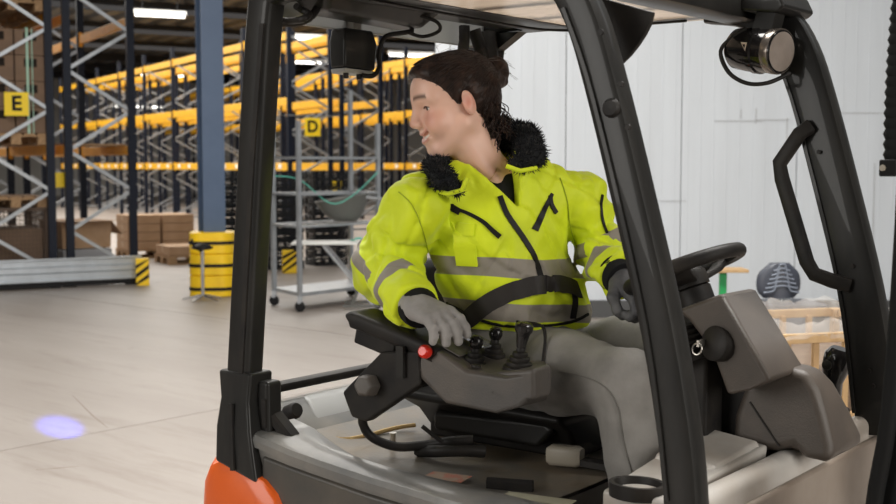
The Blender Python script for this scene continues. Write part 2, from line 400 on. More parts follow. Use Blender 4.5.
# aisle signs
def sign(px, py, Y, wd, ht, txt, label, ts=0.24, ang=0.0, bar=0):
    p = W(px, py, Y=Y); t = empty('aisle_sign', p, ang, label, 'sign')
    MB().box((0, 0, 0), (wd, 0.006, ht)).build('plate', M_sign, t)
    MB().tube([(-wd * 0.3, 0.0, ht / 2), (-wd * 0.3, 0.05, ht / 2 + 0.06)], 0.006, 5).tube([(wd * 0.3, 0, ht / 2), (wd * 0.3, 0.05, ht / 2 + 0.06)], 0.006, 5).build('hook', M_galv, t)
    if bar:
        MB().bar((-bar, 0.05, ht / 2 + 0.05), (bar, 0.05, ht / 2 + 0.05), 0.03, 0.02).build('hanger_bar', M_galv, t)
    if txt:
        me = text_mesh(txt, ts, 0.002, 'letter', ts * 0.03); me.materials.append(M_blk)
        o = link('letter', me, None, t); o.location = (0, -0.006, 0); o.rotation_euler = (math.pi / 2, 0, 0)
    return t
def Yd(px):
    r = (px - CX) / FP; s = (r * OD.y - OD.x) / (r * E1.y - E1.x); return (OD - E1 * s).y
sign(16.5, 104, 15.45, 0.30, 0.30, 'E', 'yellow sign with black letter E on the left rack', 0.26, EA * 0.3)
sign(312.5, 127, Yd(311) - 0.15, 0.37, 0.40, 'D', 'yellow sign with black letter D hung on rack frame', 0.35, EA, 0.65)
sign(63, 180, 16.0, 0.27, 0.20, None, 'blank yellow plate between two dark uprights of the E-rack', ang=EA)
sign(336, 186, Yd(336) - 0.12, 0.27, 0.27, None, 'blank yellow plate low on the D rack frame', ang=EA, bar=0.6)

# rack end guard: galvanised rail on low feet, striped block at its end
M_strY = mat('stripe_yellow', (0.95, 0.62, 0.01), 0.5)
M_rail = mat('guard_rail_zinc', (0.52, 0.56, 0.60), 0.35, 0.5, col2=(0.44, 0.47, 0.5), scale=6)
g = empty('rack_end_guard', (OE.x, OE.y, 0), EA, 'long grey steel rail guarding the base of the E-rack', 'guard rail')
sec = [(-0.15, -0.02), (-0.15, -0.06), (-0.13, -0.06), (-0.12, -0.03), (-0.05, -0.03), (-0.03, -0.055), (0.03, -0.055), (0.05, -0.03), (0.12, -0.03), (0.13, -0.06), (0.15, -0.06), (0.15, -0.02)]
MB().sweep([(-2.6, -0.22, 0.24), (0.03, -0.22, 0.24)], [(a, b) for a, b in sec], (0, 1, 0)).build('rail', M_rail, g)
MB().box((-1.2, -0.2, 0.05), (2.6, 0.10, 0.06)).build('base_channel', M_blk, g)
for x in (-2.0, -1.1, -0.9, -0.1): MB().box((x, -0.18, 0.06), (0.14, 0.10, 0.12)).build('foot', M_blk, g)
def stripe_block(loc, rz, wd, ht, label):
    t = empty('corner_protector', loc, rz, label, 'protector')
    MB().box((0, 0, ht / 2), (wd, 0.12, ht)).build('body', M_strY, t, 0.006)
    for k in range(3):
        z0 = -0.02 + k * ht / 3
        poly = [(-wd / 2, max(z0, 0.005)), (wd / 2, z0 + wd * 0.75), (wd / 2, min(z0 + wd * 0.75 + ht / 6.5, ht - 0.005)), (-wd / 2, z0 + ht / 6.5)]
        MB().prism(poly, -0.064, -0.0605, 'y').build('stripe', M_blk, t)
    return t
p = W(141, 286, z=0); stripe_block((p.x, p.y + .1, 0), EA * .4, 0.17, 0.36, 'black and yellow striped block at the rail end by the E-rack')
p = W(290, 273, z=0); stripe_block((p.x, p.y, 0), EA * .4, 0.22, 0.34, 'black and yellow striped block beside the black crates')

# ------------------------------------------------------------------ goods
M_card = mat('cardboard', (0.42, 0.27, 0.16), 0.8, col2=(0.36, 0.22, 0.12), scale=5)
M_cardd = mat('brown_carton', (0.20, 0.125, 0.08), 0.8, col2=(0.15, 0.095, 0.06), scale=4)
M_wood = mat('pallet_wood', (0.40, 0.25, 0.13), 0.8, col2=(0.27, 0.16, 0.08), scale=3, stretch=(1, 6, 6))
M_tape = mat('packing_tape', (0.50, 0.36, 0.22), 0.4)
M_dark = mat('dark_opening', (0.02, 0.015, 0.012), 0.9)
M_strap = mat('green_strap', (0.35, 0.55, 0.42), 0.5)
pb = {}
pb['top'] = MB().box((0, 0, 0), (1.2, 0.13, 0.022)).mesh('board'); pb['cross'] = MB().box((0, 0, 0), (0.13, 0.8, 0.022)).mesh('board'); pb['block'] = MB().box((0, 0, 0), (0.13, 0.12, 0.078)).mesh('block')
for m_ in pb.values(): m_.materials.append(M_wood)
def pallet(loc, rz, label, group='wooden pallets'):
    t = empty('wooden_pallet', loc, rz, label, 'pallet', group)
    for y in (-0.335, 0, 0.335):
        o = link('board', pb['top'], None, t); o.location = (0, y, 0.011)
        for x in (-0.53, 0, 0.53): o = link('block', pb['block'], None, t); o.location = (x, y, 0.061)
    for x in (-0.53, 0, 0.53): o = link('board', pb['cross'], None, t); o.location = (x, 0, 0.111)
    for y in (-0.335, -0.168, 0, 0.168, 0.335): o = link('board', pb['top'], None, t); o.location = (0, y, 0.133)
    return t
def carton(loc, rz, d, m_, label, group=None, holes=False, name='cardboard_box', proto={}):
    k = (d, m_.name, holes)
    if k in proto:
        t = copy_tree(proto[k]); t.location = loc; t.rotation_euler = (0, 0, rz); t['label'] = label
        if group: t['group'] = group
        return t
    t = empty(name, loc, rz, label, 'box', group)
    MB().box((0, 0, d[2] / 2), d).build('body', m_, t, 0.006, 1)
    MB().box((0, 0, d[2] + 0.001), (d[0] * 0.98, 0.05, 0.002)).box((-d[0] / 2 - 0.001, 0, d[2] - 0.05), (0.002, 0.05, 0.1)).build('tape', M_tape, t)
    if holes:
        MB().box((0, -d[1] / 2 - 0.001, d[2] * 0.72), (d[0] * 0.42, 0.003, d[2] * 0.32)).build('hand_hole', M_dark, t)
        MB().box((-d[0] / 2 - 0.001, 0, d[2] * 0.72), (0.003, d[1] * 0.4, d[2] * 0.32)).build('hand_hole', M_dark, t)
    proto[k] = t
    return t
# wrapped load on the first level of the E-rack (left run), and above it
def inE(x, y, z): return OE + E1 * x + E2 * y + Vector((0, 0, z))
LAY = ('bottom', 'second', 'third', 'top'); DEP = ('front', 'middle', 'rear'); SID = ('left', 'right')
zl = E_LV[0] + 0.066
for (xx, yy, ld) in ((-1.49, 0.62, 'strapped load by the E sign'), (-1.49, 1.95, 'load behind the strapped one')):
    pallet(inE(xx, yy, zl), EA + math.pi / 2, 'wooden pallet under the ' + ld, 'pallets on the E-rack')
    for a_, ix in enumerate((-0.2, 0.2)):
        for b_, iy in enumerate((-0.4, 0, 0.4)):
            for iz in range(4):
                carton(inE(xx + ix, yy + iy, zl + 0.146 + iz * 0.335), EA, (0.385, 0.385, 0.33), M_cardd, 'dark brown carton, %s layer, %s %s of the %s' % (LAY[iz], DEP[b_], SID[a_], ld), 'cartons on the E-rack', True)
s_ = empty('load_strap', inE(-1.49, 0.62, zl + 0.15), EA, 'pale green strap around the brown cartons at left edge', 'strap')
MB().box((0.16, -0.606, 0.67), (0.03, 0.004, 1.36)).box((0.16, 0, 1.352), (0.03, 1.21, 0.004)).build('band', M_strap, s_)
MB().box((0.22, -0.606, 0.67), (0.012, 0.004, 1.36)).build('cord', M_strap, s_)
zl = E_LV[1] + 0.066
for (xx, yy, ld) in ((-1.49, 0.62, 'front upper pallet'), (-1.49, 1.95, 'rear upper pallet')):
    pallet(inE(xx, yy, zl), EA + math.pi / 2, 'wooden pallet on the upper level of the E-rack, ' + ld.split()[0] + ' one', 'pallets on the upper E-rack')
    for a_, ix in enumerate((-0.2, 0.2)):
        for b_, iy in enumerate((-0.4, 0, 0.4)): carton(inE(xx + ix, yy + iy, zl + 0.146), EA, (0.385, 0.385, 0.33), M_cardd, 'dark brown carton, %s %s on the %s of the E-rack' % (DEP[b_], SID[a_], ld), 'cartons on the upper E-rack', True)
# deck boards along the first level of right run
db = MB().box((0, 0, 0), (0.82, 0.12, 0.02)).mesh('deck_board'); db.materials.append(M_wood)
t = empty('shelf_deck', inE(-0.42, 0, E_LV[0] + 0.066), EA, 'wooden slat shelf on the first level of the E-rack', 'shelf')
for k in range(10):
    o = link('deck_board', db, None, t); o.location = (0, 0.3 + k * 0.14, 0.011)
# wire mesh cage on the floor at the left
M_rust = mat('rusty_wire', (0.10, 0.065, 0.045), 0.7)
cg = empty('mesh_cage', inE(-1.49, 0.75, 0), EA, 'rusty wire mesh cage with brown goods under the E-rack', 'cage')
for sx in (-0.39, 0.39):
    for sy in (-0.59, 0.59): MB().box((sx, sy, 0.52), (0.06, 0.06, 1.0)).build('post', M_rust, cg)
for sy in (-0.59, 0.59):
    m_ = MB()
    for k in range(15): m_.box((-0.35 + k * 0.05, sy, 0.58), (0.007, 0.007, 0.84))
    for k in range(16): m_.box((0, sy, 0.18 + k * 0.054), (0.76, 0.007, 0.007))
    m_.build('mesh_panel', M_rust, cg)
for sx in (-0.39, 0.39):
    m_ = MB()
    for k in range(23): m_.box((sx, -0.55 + k * 0.05, 0.58), (0.007, 0.007, 0.84))
    for k in range(16): m_.box((sx, 0, 0.18 + k * 0.054), (0.007, 1.16, 0.007))
    m_.build('mesh_panel', M_rust, cg)
MB().box((0, 0, 0.12), (0.8, 1.2, 0.06)).box((0, 0, 1.02), (0.84, 1.24, 0.04)).build('frame', M_rust, cg)
MB().box((0, 0, 0.46), (0.68, 1.08, 0.60)).build('goods', M_cardd, cg, 0.02)
pallet(inE(-1.49, 0.75, 1.045), EA + math.pi / 2, 'wooden pallet lying on top of the rusty mesh cage', 'pallets at the E-rack')
# open carton on the floor of the right bay
t = empty('open_carton', inE(-0.50, 1.2, 0.0), EA + 0.15, 'large open tan carton on grey bin under the E-rack', 'box')
MB().box((0, 0, 0.22), (0.72, 0.9, 0.42)).build('bin', mat('grey_bin', (0.30, 0.30, 0.31), 0.6), t, 0.02)
MB().loft([[(-0.35, -0.42, 0.44), (0.35, -0.42, 0.44), (0.35, 0.42, 0.44), (-0.35, 0.42, 0.44)], [(-0.36, -0.43, 0.82), (0.36, -0.43, 0.82), (0.36, 0.43, 0.82), (-0.36, 0.43, 0.82)]]).build('body', M_card, t)
MB().prism([(-0.36, -0.43), (0.36, -0.43), (0.40, -0.62), (-0.40, -0.62)], 0, 0.006, 'z', Matrix.Translation((0, 0, 0.82))).build('flap', M_card, t)
MB().bar((0.36, 0, 0.82), (0.52, 0, 0.62), 0.006, 0.86, (0, 1, 0)).build('flap', M_card, t)
# flat cartons on pallets beyond the rack
for (px, py, rows, lb) in ((150, 258, 4, 'left of the two pallets with flat tan cartons beyond the striped block'), (192, 264, 1, 'right low pallet with one flat carton behind the yellow stool')):
    p = W(px, py, z=0); pallet((p.x, p.y + .4, 0), EA, lb, 'pallets in the aisle')
    for k in range(rows):
        for q in (-0.3, 0.3):
            carton((p.x + E1.x * q, p.y + .4 + E1.y * q, 0.146 + k * 0.15), EA, (0.56, 0.74, 0.145), M_card, 'flat tan carton, %s, %s on a pallet in the aisle' % ('left half' if q < 0 else 'right half', (LAY[k] + ' layer of the stack') if rows > 1 else 'lying low behind the stool'), 'flat cartons in the aisle')

# black folding crates in stacks beside the D rack
M_crate = mat('black_plastic', (0.013, 0.014, 0.016), 0.45)
def make_crate():
    t = empty('plastic_crate', (0, 0, 0), 0, 'x', 'crate', 'black crates by the D rack')
    m_ = MB(); w_, d_, h_ = 0.58, 0.38, 0.135
    m_.box((0, 0, 0.008), (w_, d_, 0.012))
    for z in (0.025, 0.065, 0.118):
        hh = 0.022
        for sy in (-1, 1): m_.box((0, sy * (d_ / 2 - 0.008), z), (w_, 0.016, hh))
        for sx in (-1, 1): m_.box((sx * (w_ / 2 - 0.008), 0, z), (0.016, d_ - 0.034, hh))
    k = m_
    for x in (-0.28, -0.14, 0, 0.14, 0.28):
        for sy in (-1, 1): k.box((x, sy * (d_ / 2 - 0.008), 0.072), (0.03, 0.014, 0.115))
    for y in (-0.1, 0, 0.1):
        for sx in (-1, 1): k.box((sx * (w_ / 2 - 0.008), y, 0.072), (0.014, 0.03, 0.115))
    k.build('body', M_crate, t)
    for sx in (-1, 1): MB().tube([(sx * 0.291, -0.06, 0.105), (sx * 0.296, 0, 0.105), (sx * 0.291, 0.06, 0.105)], 0.008, 5).build('handle', M_crate, t)
    return t
ORDW = ('bottom', 'second', 'third', 'fourth', 'fifth', 'sixth', 'seventh', 'eighth', 'ninth', 'tenth', 'top')
cr = make_crate(); first = True
for (px, py, nn, lb) in ((234, 268, 11, 'black plastic crate in the stack behind the yellow column guard'), (279, 270, 11, 'black plastic crate in the tall stack left of the striped block'), (325, 266, 11, 'black plastic crate in the stack seen through the trolley')):
    p = W(px, py, z=0)
    for k in range(nn):
        o = cr if first else copy_tree(cr); first = False
        o.location = (p.x + random.uniform(-.01, .01), p.y + .3, 0.0 + k * 0.137); o.rotation_euler = (0, 0, EA + random.uniform(-.03, .03)); o['label'] = lb.replace('black plastic crate in', 'black crate, %s from the bottom, in' % ORDW[k]).replace('bottom from the bottom', 'lowest') if k < nn - 1 else lb.replace('black plastic crate in', 'topmost black crate of')

# ------------------------------------------------------------------ steel column with yellow guard, stool
M_col = mat('blue_grey_steel', (0.06, 0.095, 0.165), 0.45, col2=(0.075, 0.115, 0.19), scale=2)
pc = W(208, 298, z=0); pc.y += 0.32
t = empty('steel_column', (pc.x, pc.y, 0), 0.42, 'blue-grey steel column standing in the yellow guard', 'column')
MB().box((-0.005, -0.14, HC / 2), (0.27, 0.02, HC)).build('flange', M_col, t); MB().box((-0.005, 0.14, HC / 2), (0.27, 0.02, HC)).build('flange', M_col, t)
MB().box((0, 0, HC / 2), (0.014, 0.26, HC)).build('web', M_col, t)
M_pro = mat('guard_yellow_plastic', (0.93, 0.60, 0.01), 0.42, col2=(0.80, 0.48, 0.01), scale=5, contrast=(0.5, 0.8))
t = empty('column_guard', (pc.x, pc.y, 0), 0.12, 'yellow plastic column guard with black straps', 'protector')
for k in range(3): MB().sweep([(0, 0, 0.005 + k * 0.262), (0, 0, 0.012 + k * 0.262), (0, 0, 0.255 + k * 0.262), (0, 0, 0.262 + k * 0.262)], rrect(0.54, 0.56, 0.17, 5), (0, 1, 0), scales=[0.96, 1, 1, 0.96]).build('segment', M_pro, t, smooth=40)
for z in (0.10, 0.385, 0.66): MB().sweep([(0, 0, z - 0.02), (0, 0, z + 0.02)], rrect(0.556, 0.576, 0.178, 5), (0, 1, 0)).build('strap', M_blk, t, smooth=40)
p = W(203, 301, z=0)
t = empty('work_stool', (p.x, p.y, 0), 0.3, 'black saddle stool with chrome star base before the yellow guard', 'stool')
M_chr = mat('chrome', (0.6, 0.6, 0.6), 0.18, 1.0)
MB().tube([(0, 0, 0.06), (0, 0, 0.60)], 0.022, 10).build('pole', M_chr, t, smooth=40)
for k in range(5):
    a = k * 2 * math.pi / 5 + 0.35
    MB().sweep([(0, 0, 0.075), (0.24 * math.cos(a), 0.24 * math.sin(a), 0.02)], rrect(0.03, 0.035, 0.008, 1), (0, 0, 1), scales=[1, 0.6]).build('leg', M_chr, t)
ss = MB(); rings = []
for i in range(7):
    y = -0.17 + i * 0.34 / 6; hw = 0.13 * math.sqrt(max(1 - (y / 0.185) ** 2, 0.02)); zz = 0.63 + 0.25 * y * y / 0.034 * 0.1
    rings.append([(hw * math.cos(q), y, zz + 0.03 * math.sin(q)) for q in [2 * math.pi * k / 12 for k in range(12)]])
o = ss.loft(rings).build('seat', M_blk, t, smooth=60)
MB().tube([(0, 0, 0.58), (-0.11, -0.1, 0.66), (-0.13, -0.1, 0.74)], 0.015, 6).build('backrest', M_blk, t)

# ------------------------------------------------------------------ galvanised trolley, board table, seat tray
A_, B_, C_, D_ = Vector((-1.98, 13.6, 0)), Vector((-1.614, 13.0, 0)), Vector((-0.817, 14.0, 0)), Vector((-1.183, 14.6, 0))
t = empty('shelf_trolley', A_, 0, 'tall galvanised shelf trolley on castors beside the driver', 'trolley')
for q, tp in ((A_, 2.05), (B_, 2.08), (C_, 2.08), (D_, 2.5)):
    l = q - A_
    MB().box((l.x, l.y, 0.17 + (tp - 0.17) / 2), (0.045, 0.045, tp - 0.17), math.radians(40)).build('post', M_galv, t)
    w_ = MB().lathe([(0.052, -0.018), (0.06, -0.012), (0.06, 0.012), (0.052, 0.018)], 14, axisM((l.x, l.y, 0.062), (0.5, 1, 0))); w_.build('castor', M_blk, t)
    MB().box((l.x, l.y, 0.135), (0.05, 0.05, 0.08)).build('fork', M_galv, t)
cs = [q - A_ for q in (A_, B_, C_, D_)]
for z in (1.68, 1.28, 0.93):
    for i in (0, 1, 2, 3):
        a, b = cs[i], cs[(i + 1) % 4]
        MB().bar((a.x, a.y, z), (b.x, b.y, z), 0.05, 0.025, (0, 0, 1)).build('rail', M_galv, t)
MB().prism([(c.x, c.y) for c in cs], 0.17, 0.21, 'z').build('base', M_galv, t)
for z in (0.93,):
    for k in range(1, 8):
        a = cs[0].lerp(cs[3], k / 8); b = cs[1].lerp(cs[2], k / 8); MB().bar((a.x, a.y, z), (b.x, b.y, z), 0.02, 0.02).build('slat', M_galv, t)
# grey scoop-shaped seat shell on the trolley
p = W(346, 218, Y=13.7)
M_tray = mat('grey_tray', (0.10, 0.10, 0.09), 0.4)
t = empty('grey_scoop', (p.x, p.y, 0.957), 0.2, 'dark grey scoop-shaped tray on the trolley shelf', 'tray')
rg = []
for i in range(9):
    f = i / 8; rr = 0.12 + 0.19 * f ** 0.6; zz = 0.27 * f
    rg.append([(rr * 1.0 * math.cos(a) - 0.05 * f, rr * 0.7 * math.sin(a), 0.005 + zz + 0.05 * f * math.cos(a)) for a in [2 * math.pi * k / 20 for k in range(20)]])
ri = [[(x * 0.95, y * 0.95, z + 0.004) for x, y, z in r] for r in reversed(rg)]
MB().loft(rg + ri).build('shell', M_tray, t, smooth=60)
MB().tube([(0.22, -0.1, 0.28), (0.40, -0.14, 0.26)], 0.018, 6).build('handle', M_galv, t)
# board table
p = W(352, 306, z=0)
t = empty('board_table', (p.x, p.y - .15, 0), 0.05, 'low table with white board top and crossed steel legs by the trolley', 'table')
M_board = mat('white_board', (0.72, 0.72, 0.68), 0.5); M_green = mat('green_string', (0.10, 0.45, 0.35), 0.6)
MB().box((-0.12, 0, 0.735), (1.05, 0.5, 0.022)).build('top', M_board, t, 0.004)
for y in (-0.2, 0.2):
    MB().bar((-0.30, y, 0.72), (0.25, y, 0.05), 0.025, 0.02, (0, 1, 0)).build('leg', M_galv, t)
    MB().bar((0.28, y, 0.72), (0.02, y, 0.05), 0.03, 0.02, (0, 1, 0)).build('leg', M_tray, t)
    MB().box((0.12, y, 0.04), (0.40, 0.03, 0.03)).build('foot', M_tray, t)
    MB().lathe([(0.03, -0.012), (0.038, 0), (0.03, 0.012)], 10, axisM((0.30, y, 0.04), (0, 1, 0))).build('castor', M_blk, t)
tag(MB().tube(spline([(p.x + a, p.y - .15 + b, 0.757 + 0.012 * (i % 3)) for i, (a, b) in enumerate([(0, .1), (.05, -.1), (.1, .12), (.15, -.12), (.2, .1), (.25, -.1), (.32, .08), (.2, 0), (.05, .05)])], 4), 0.009, 6).build('twine_bundle', M_green), 'green and white twine bundle on the board table', 'twine')
tag(MB().tube(spline([W(275, 176, Y=13.3), W(300, 180, Y=13.2), W(330, 203, Y=13.3), W(352, 196, Y=13.4), W(378, 172, Y=13.7)], 5), 0.006, 6).build('teal_rope', M_green), 'teal plastic rope sagging across the trolley', 'rope')

# ------------------------------------------------------------------ things in front of the white wall
M_lwood = mat('light_wood', (0.44, 0.29, 0.14), 0.6, col2=(0.36, 0.22, 0.10), scale=3, stretch=(6, 6, 1))
M_bin = mat('brown_fill', (0.12, 0.08, 0.052), 0.8, col2=(0.18, 0.125, 0.085), scale=9)
M_foil = mat('plastic_liner', (0.75, 0.72, 0.68), 0.25, alpha=0.17)
bn = W(812, 330, Y=6.0); BZ = 0.82; bw, bd_ = 0.80, 0.8
t = empty('slatted_bin', (bn.x, bn.y, 0), 0.28, 'light wooden slatted bin with plastic liner behind the forklift', 'bin')
for sx in (-1, 1):
    for sy in (-1, 1): MB().box((sx * bw / 2, sy * bd_ / 2, BZ / 2), (0.04, 0.04, BZ)).build('post', M_lwood, t, 0.003)
for z in (BZ - 0.02, 0.42, 0.14):
    for sy in (-1, 1): MB().box((0, sy * (bd_ / 2 + 0.02), z), (bw + 0.06, 0.03, 0.045)).build('rail', M_lwood, t, 0.003)
    for sx in (-1, 1): MB().box((sx * (bw / 2 + 0.02), 0, z), (0.03, bd_, 0.045)).build('rail', M_lwood, t, 0.003)
for k in range(1, 5):
    x = -bw / 2 + k * bw / 5
    for sy in (-1, 1): MB().box((x, sy * bd_ / 2, BZ / 2), (0.03, 0.022, BZ - 0.06)).build('slat', M_lwood, t, 0.002)
    for sx in (-1, 1): MB().box((sx * bw / 2, x, BZ / 2), (0.022, 0.03, BZ - 0.06)).build('slat', M_lwood, t, 0.002)
MB().box((0, 0, 0.38), (bw - 0.07, bd_ - 0.07, 0.56)).build('goods', M_bin, t, 0.03)
# liner: crumpled sheet inside, folded out over the rim
N = 120; per = []
for k in range(N):
    a = 2 * math.pi * k / N; c, s = math.cos(a), math.sin(a); q = 1 / max(abs(c), abs(s))
    per.append((c * q, s * q, a))
def ln(f, z, amp, o): return [(x * (bw / 2) * f + amp * math.sin(a * 17 + o) * y, y * (bd_ / 2) * f + amp * math.sin(a * 13 + o * 2) * x, z + amp * 0.7 * math.sin(a * 11 + o) + amp * 0.5 * math.sin(a * 29 + 2 * o)) for x, y, a in per]
rg = [ln(0.90, 0.45, .004, 0), ln(0.91, 0.66, .012, 1), ln(0.93, 0.80, .014, 2), ln(0.96, 0.86, .018, 3), ln(1.02, 0.875, .016, 4), ln(1.08, 0.84, .012, 5), ln(1.10, 0.80, .012, 6)]
MB().loft(rg, cap=False).build('liner', M_foil, t, smooth=70)
# stacker with ribbed seat back
M_seatp = mat('slate_plastic', (0.045, 0.05, 0.065), 0.4)
p = W(778, 280, Y=7.2)
t = empty('ride_on_stacker', (p.x, p.y, 0), 0.1, 'ribbed black seat back of a parked machine near the white wall', 'vehicle')
rings = []
for i in range(9):
    zz = i / 8; hw = [0.095, 0.125, 0.135, 0.138, 0.137, 0.133, 0.12, 0.09, 0.06][i]
    rings.append([(x, y - 0.02 * math.cos(x * 9), p.z - 0.105 + 0.21 * zz) for x, y in [(hw * math.cos(a), 0.045 * math.sin(a)) for a in [2 * math.pi * k / 16 for k in range(16)]]])
MB().loft(rings).build('seat_back', M_seatp, t, smooth=60)
for k in range(6):
    hw = 0.11 - 0.012 * k; z0 = p.z - 0.06 + 0.026 * k
    MB().tube(spline([(-hw, -0.058, z0 - 0.01), (-hw * .5, -0.066, z0), (-hw * .3, -0.068, z0 + 0.028), (hw * .3, -0.068, z0 + 0.028), (hw * .5, -0.066, z0), (hw, -0.058, z0 - 0.01)], 4), 0.006, 6).build('rib', mat('slate_rib', (0.16, 0.18, 0.22), 0.4) if 'slate_rib' not in MATS else MATS['slate_rib'], t)
MB().tube([(0.02, 0, 0.6), (0.02, 0, p.z - 0.1)], 0.016, 8).build('post', M_galv, t)
MB().sweep([(-0.30, 0, 0.10), (-0.30, 0, p.z - 0.17), (0.28, 0, p.z - 0.20)][0:2], rrect(0.75, 0.6, 0.05, 3), (0, 1, 0)).build('body', mat('stacker_grey', (0.16, 0.16, 0.17), 0.5), t, smooth=40)
MB().sweep([(0.05, -0.05, p.z - 0.18), (0.05, -0.05, p.z - 0.13)], rrect(0.36, 0.4, 0.06, 3), (0, 1, 0)).build('seat', M_seatp, t, smooth=40)
for sx in (-0.5, 0.0): MB().lathe([(0.09, -0.03), (0.11, -0.02), (0.11, 0.02), (0.09, 0.03)], 16, axisM((sx, -0.2, 0.11), (0, 1, 0))).build('wheel', M_blk, t)
# green post stand
p = W(723, 270, Y=8.0)
t = empty('green_stand', (p.x, p.y, 0), 0, 'green metal post with small wooden top behind the steering wheel', 'stand')
MB().box((0, 0, p.z / 2 - 0.01), (0.045, 0.045, p.z - 0.02)).build('post', mat('green_paint', (0.02, 0.32, 0.09), 0.4), t, 0.004)
MB().box((0.04, 0, p.z + 0.0), (0.22, 0.2, 0.022)).build('top', M_lwood, t, 0.003)
MB().box((0, 0, 0.01), (0.3, 0.3, 0.02)).build('foot', MATS['green_paint'], t, 0.003)
# ================================================================== FORKLIFT (local axes: x forward, y to the driver's left, z up)
F_dark = mat('guard_dark_paint', (0.018, 0.0175, 0.0165), 0.40, col2=(0.032, 0.030, 0.027), scale=7, contrast=(0.4, 0.75), stretch=(2, 2, 0.5), coat=0.15)
F_plas = mat('dusty_plastic', (0.070, 0.063, 0.057), 0.5, col2=(0.12, 0.098, 0.078), scale=6, contrast=(0.4, 0.8), bump=0.25, bscale=220)
F_cover = mat('taupe_plastic', (0.070, 0.057, 0.047), 0.5, col2=(0.11, 0.088, 0.07), scale=5, contrast=(0.42, 0.8), bump=0.3, bscale=260)
F_hood = mat('hood_grey_dusty', (0.13, 0.12, 0.105), 0.36, col2=(0.22, 0.165, 0.105), scale=3.5, contrast=(0.42, 0.72), col3=(0.06, 0.042, 0.027), scale3=7, c3=(0.56, 0.8), bump=0.2, bscale=90)
F_rim = mat('rim_grey_paint', (0.13, 0.13, 0.125), 0.32, col2=(0.23, 0.215, 0.19), scale=6, coat=0.2)
F_side = mat('side_grey_paint', (0.05, 0.048, 0.044), 0.34, col2=(0.09, 0.078, 0.062), scale=5, coat=0.25)
F_pale = mat('pale_cowl_paint', (0.50, 0.475, 0.44), 0.36, col2=(0.42, 0.36, 0.30), scale=5, contrast=(0.42, 0.75), coat=0.2)
F_front = mat('cowl_front_paint', (0.27, 0.225, 0.185), 0.4, col2=(0.20, 0.155, 0.12), scale=4)
F_oran = mat('counterweight_orange', (0.80, 0.13, 0.012), 0.38, col2=(0.70, 0.10, 0.01), scale=5, coat=0.2)
F_blk = mat('black_rubber', (0.014, 0.013, 0.013), 0.5, col2=(0.03, 0.026, 0.022), scale=12)
F_gloss = mat('gloss_black', (0.012, 0.011, 0.011), 0.16, coat=0.4)
F_seat = mat('seat_vinyl', (0.014, 0.013, 0.012), 0.42)
F_red = mat('red_button', (0.85, 0.03, 0.015), 0.3, coat=0.3)
F_zinc = mat('bright_bolt', (0.5, 0.47, 0.42), 0.3, 0.8)
F_lens = mat('lamp_lens', (0.24, 0.20, 0.17), 0.15, coat=0.4, col2=(0.32, 0.27, 0.235), scale=12)
F_roof = mat('scratched_roof_panel', (0.30, 0.26, 0.22), 0.25, col2=(0.52, 0.46, 0.40), scale=7, stretch=(0.6, 8, 1), coat=0.3, trans=0.0)
F_plate = mat('grey_steel_plate', (0.30, 0.30, 0.29), 0.45)
F_tan = mat('tan_plastic', (0.30, 0.265, 0.21), 0.5)
F_chain = mat('greased_chain', (0.006, 0.006, 0.006), 0.7)

fk = empty('forklift', FO, -FA, 'dark grey and orange forklift with open cab and roof guard', 'forklift')
def rpath(pts, n=5): return spline([Vector(p) for p in pts], n)

# --- overhead guard: four pillars, beams, roof panel
def translucent(m, col, fac):
    nt = m.node_tree; b = nt.nodes['Principled BSDF']; out = nt.nodes['Material Output']; t = nd(nt, 'ShaderNodeBsdfTranslucent'); t.inputs[0].default_value = (*col, 1)
    mx = nd(nt, 'ShaderNodeMixShader'); mx.inputs[0].default_value = fac; nt.links.new(b.outputs[0], mx.inputs[1]); nt.links.new(t.outputs[0], mx.inputs[2]); nt.links.new(mx.outputs[0], out.inputs[0])
translucent(F_roof, (0.80, 0.71, 0.62), 0.42)
def front_pillar(v, wd=0.072, du=0.0):
    pts = [(-0.46, v, 2.03), (-0.36, v, 2.012), (-0.27, v, 1.965), (-0.215, v, 1.885), (-0.170, v, 1.76), (-0.105, v, 1.535), (-0.040, v, 1.29), (0.000, v, 1.08), (0.015, v, 0.93)]
    pts = [(a + du, b, c) for a, b, c in pts]
    return MB().sweep(rpath(pts, 4), rrect(wd, 0.062, 0.012, 2), (0, 1, 0))
pn = front_pillar(0.0).build('front_pillar', F_dark, fk, smooth=35)
pf = front_pillar(1.0, 0.105, 0.026).build('front_pillar', F_dark, fk, smooth=35)
for par, v, pts in ((pn, -0.034, [(621, 84), (628, 127), (601, 32)]), (pf, 0.966, [(819, 152), (852, 266), (869, 371), (873, 386)])):
    for q in pts:
        p = FL(*q, v=v - 0.002); MB().lathe([(0.0055, -0.003), (0.0055, 0.003)], 10, axisM(p, (0, 1, 0))).build('hole', F_blk, par)
p = FL(611, 108, v=-0.034); MB().lathe([(0.0, -0.008), (0.014, -0.006), (0.0185, 0.0), (0.0185, 0.004)], 18, axisM(p, (0, 1, 0))).build('plug', F_blk, pn, smooth=40)
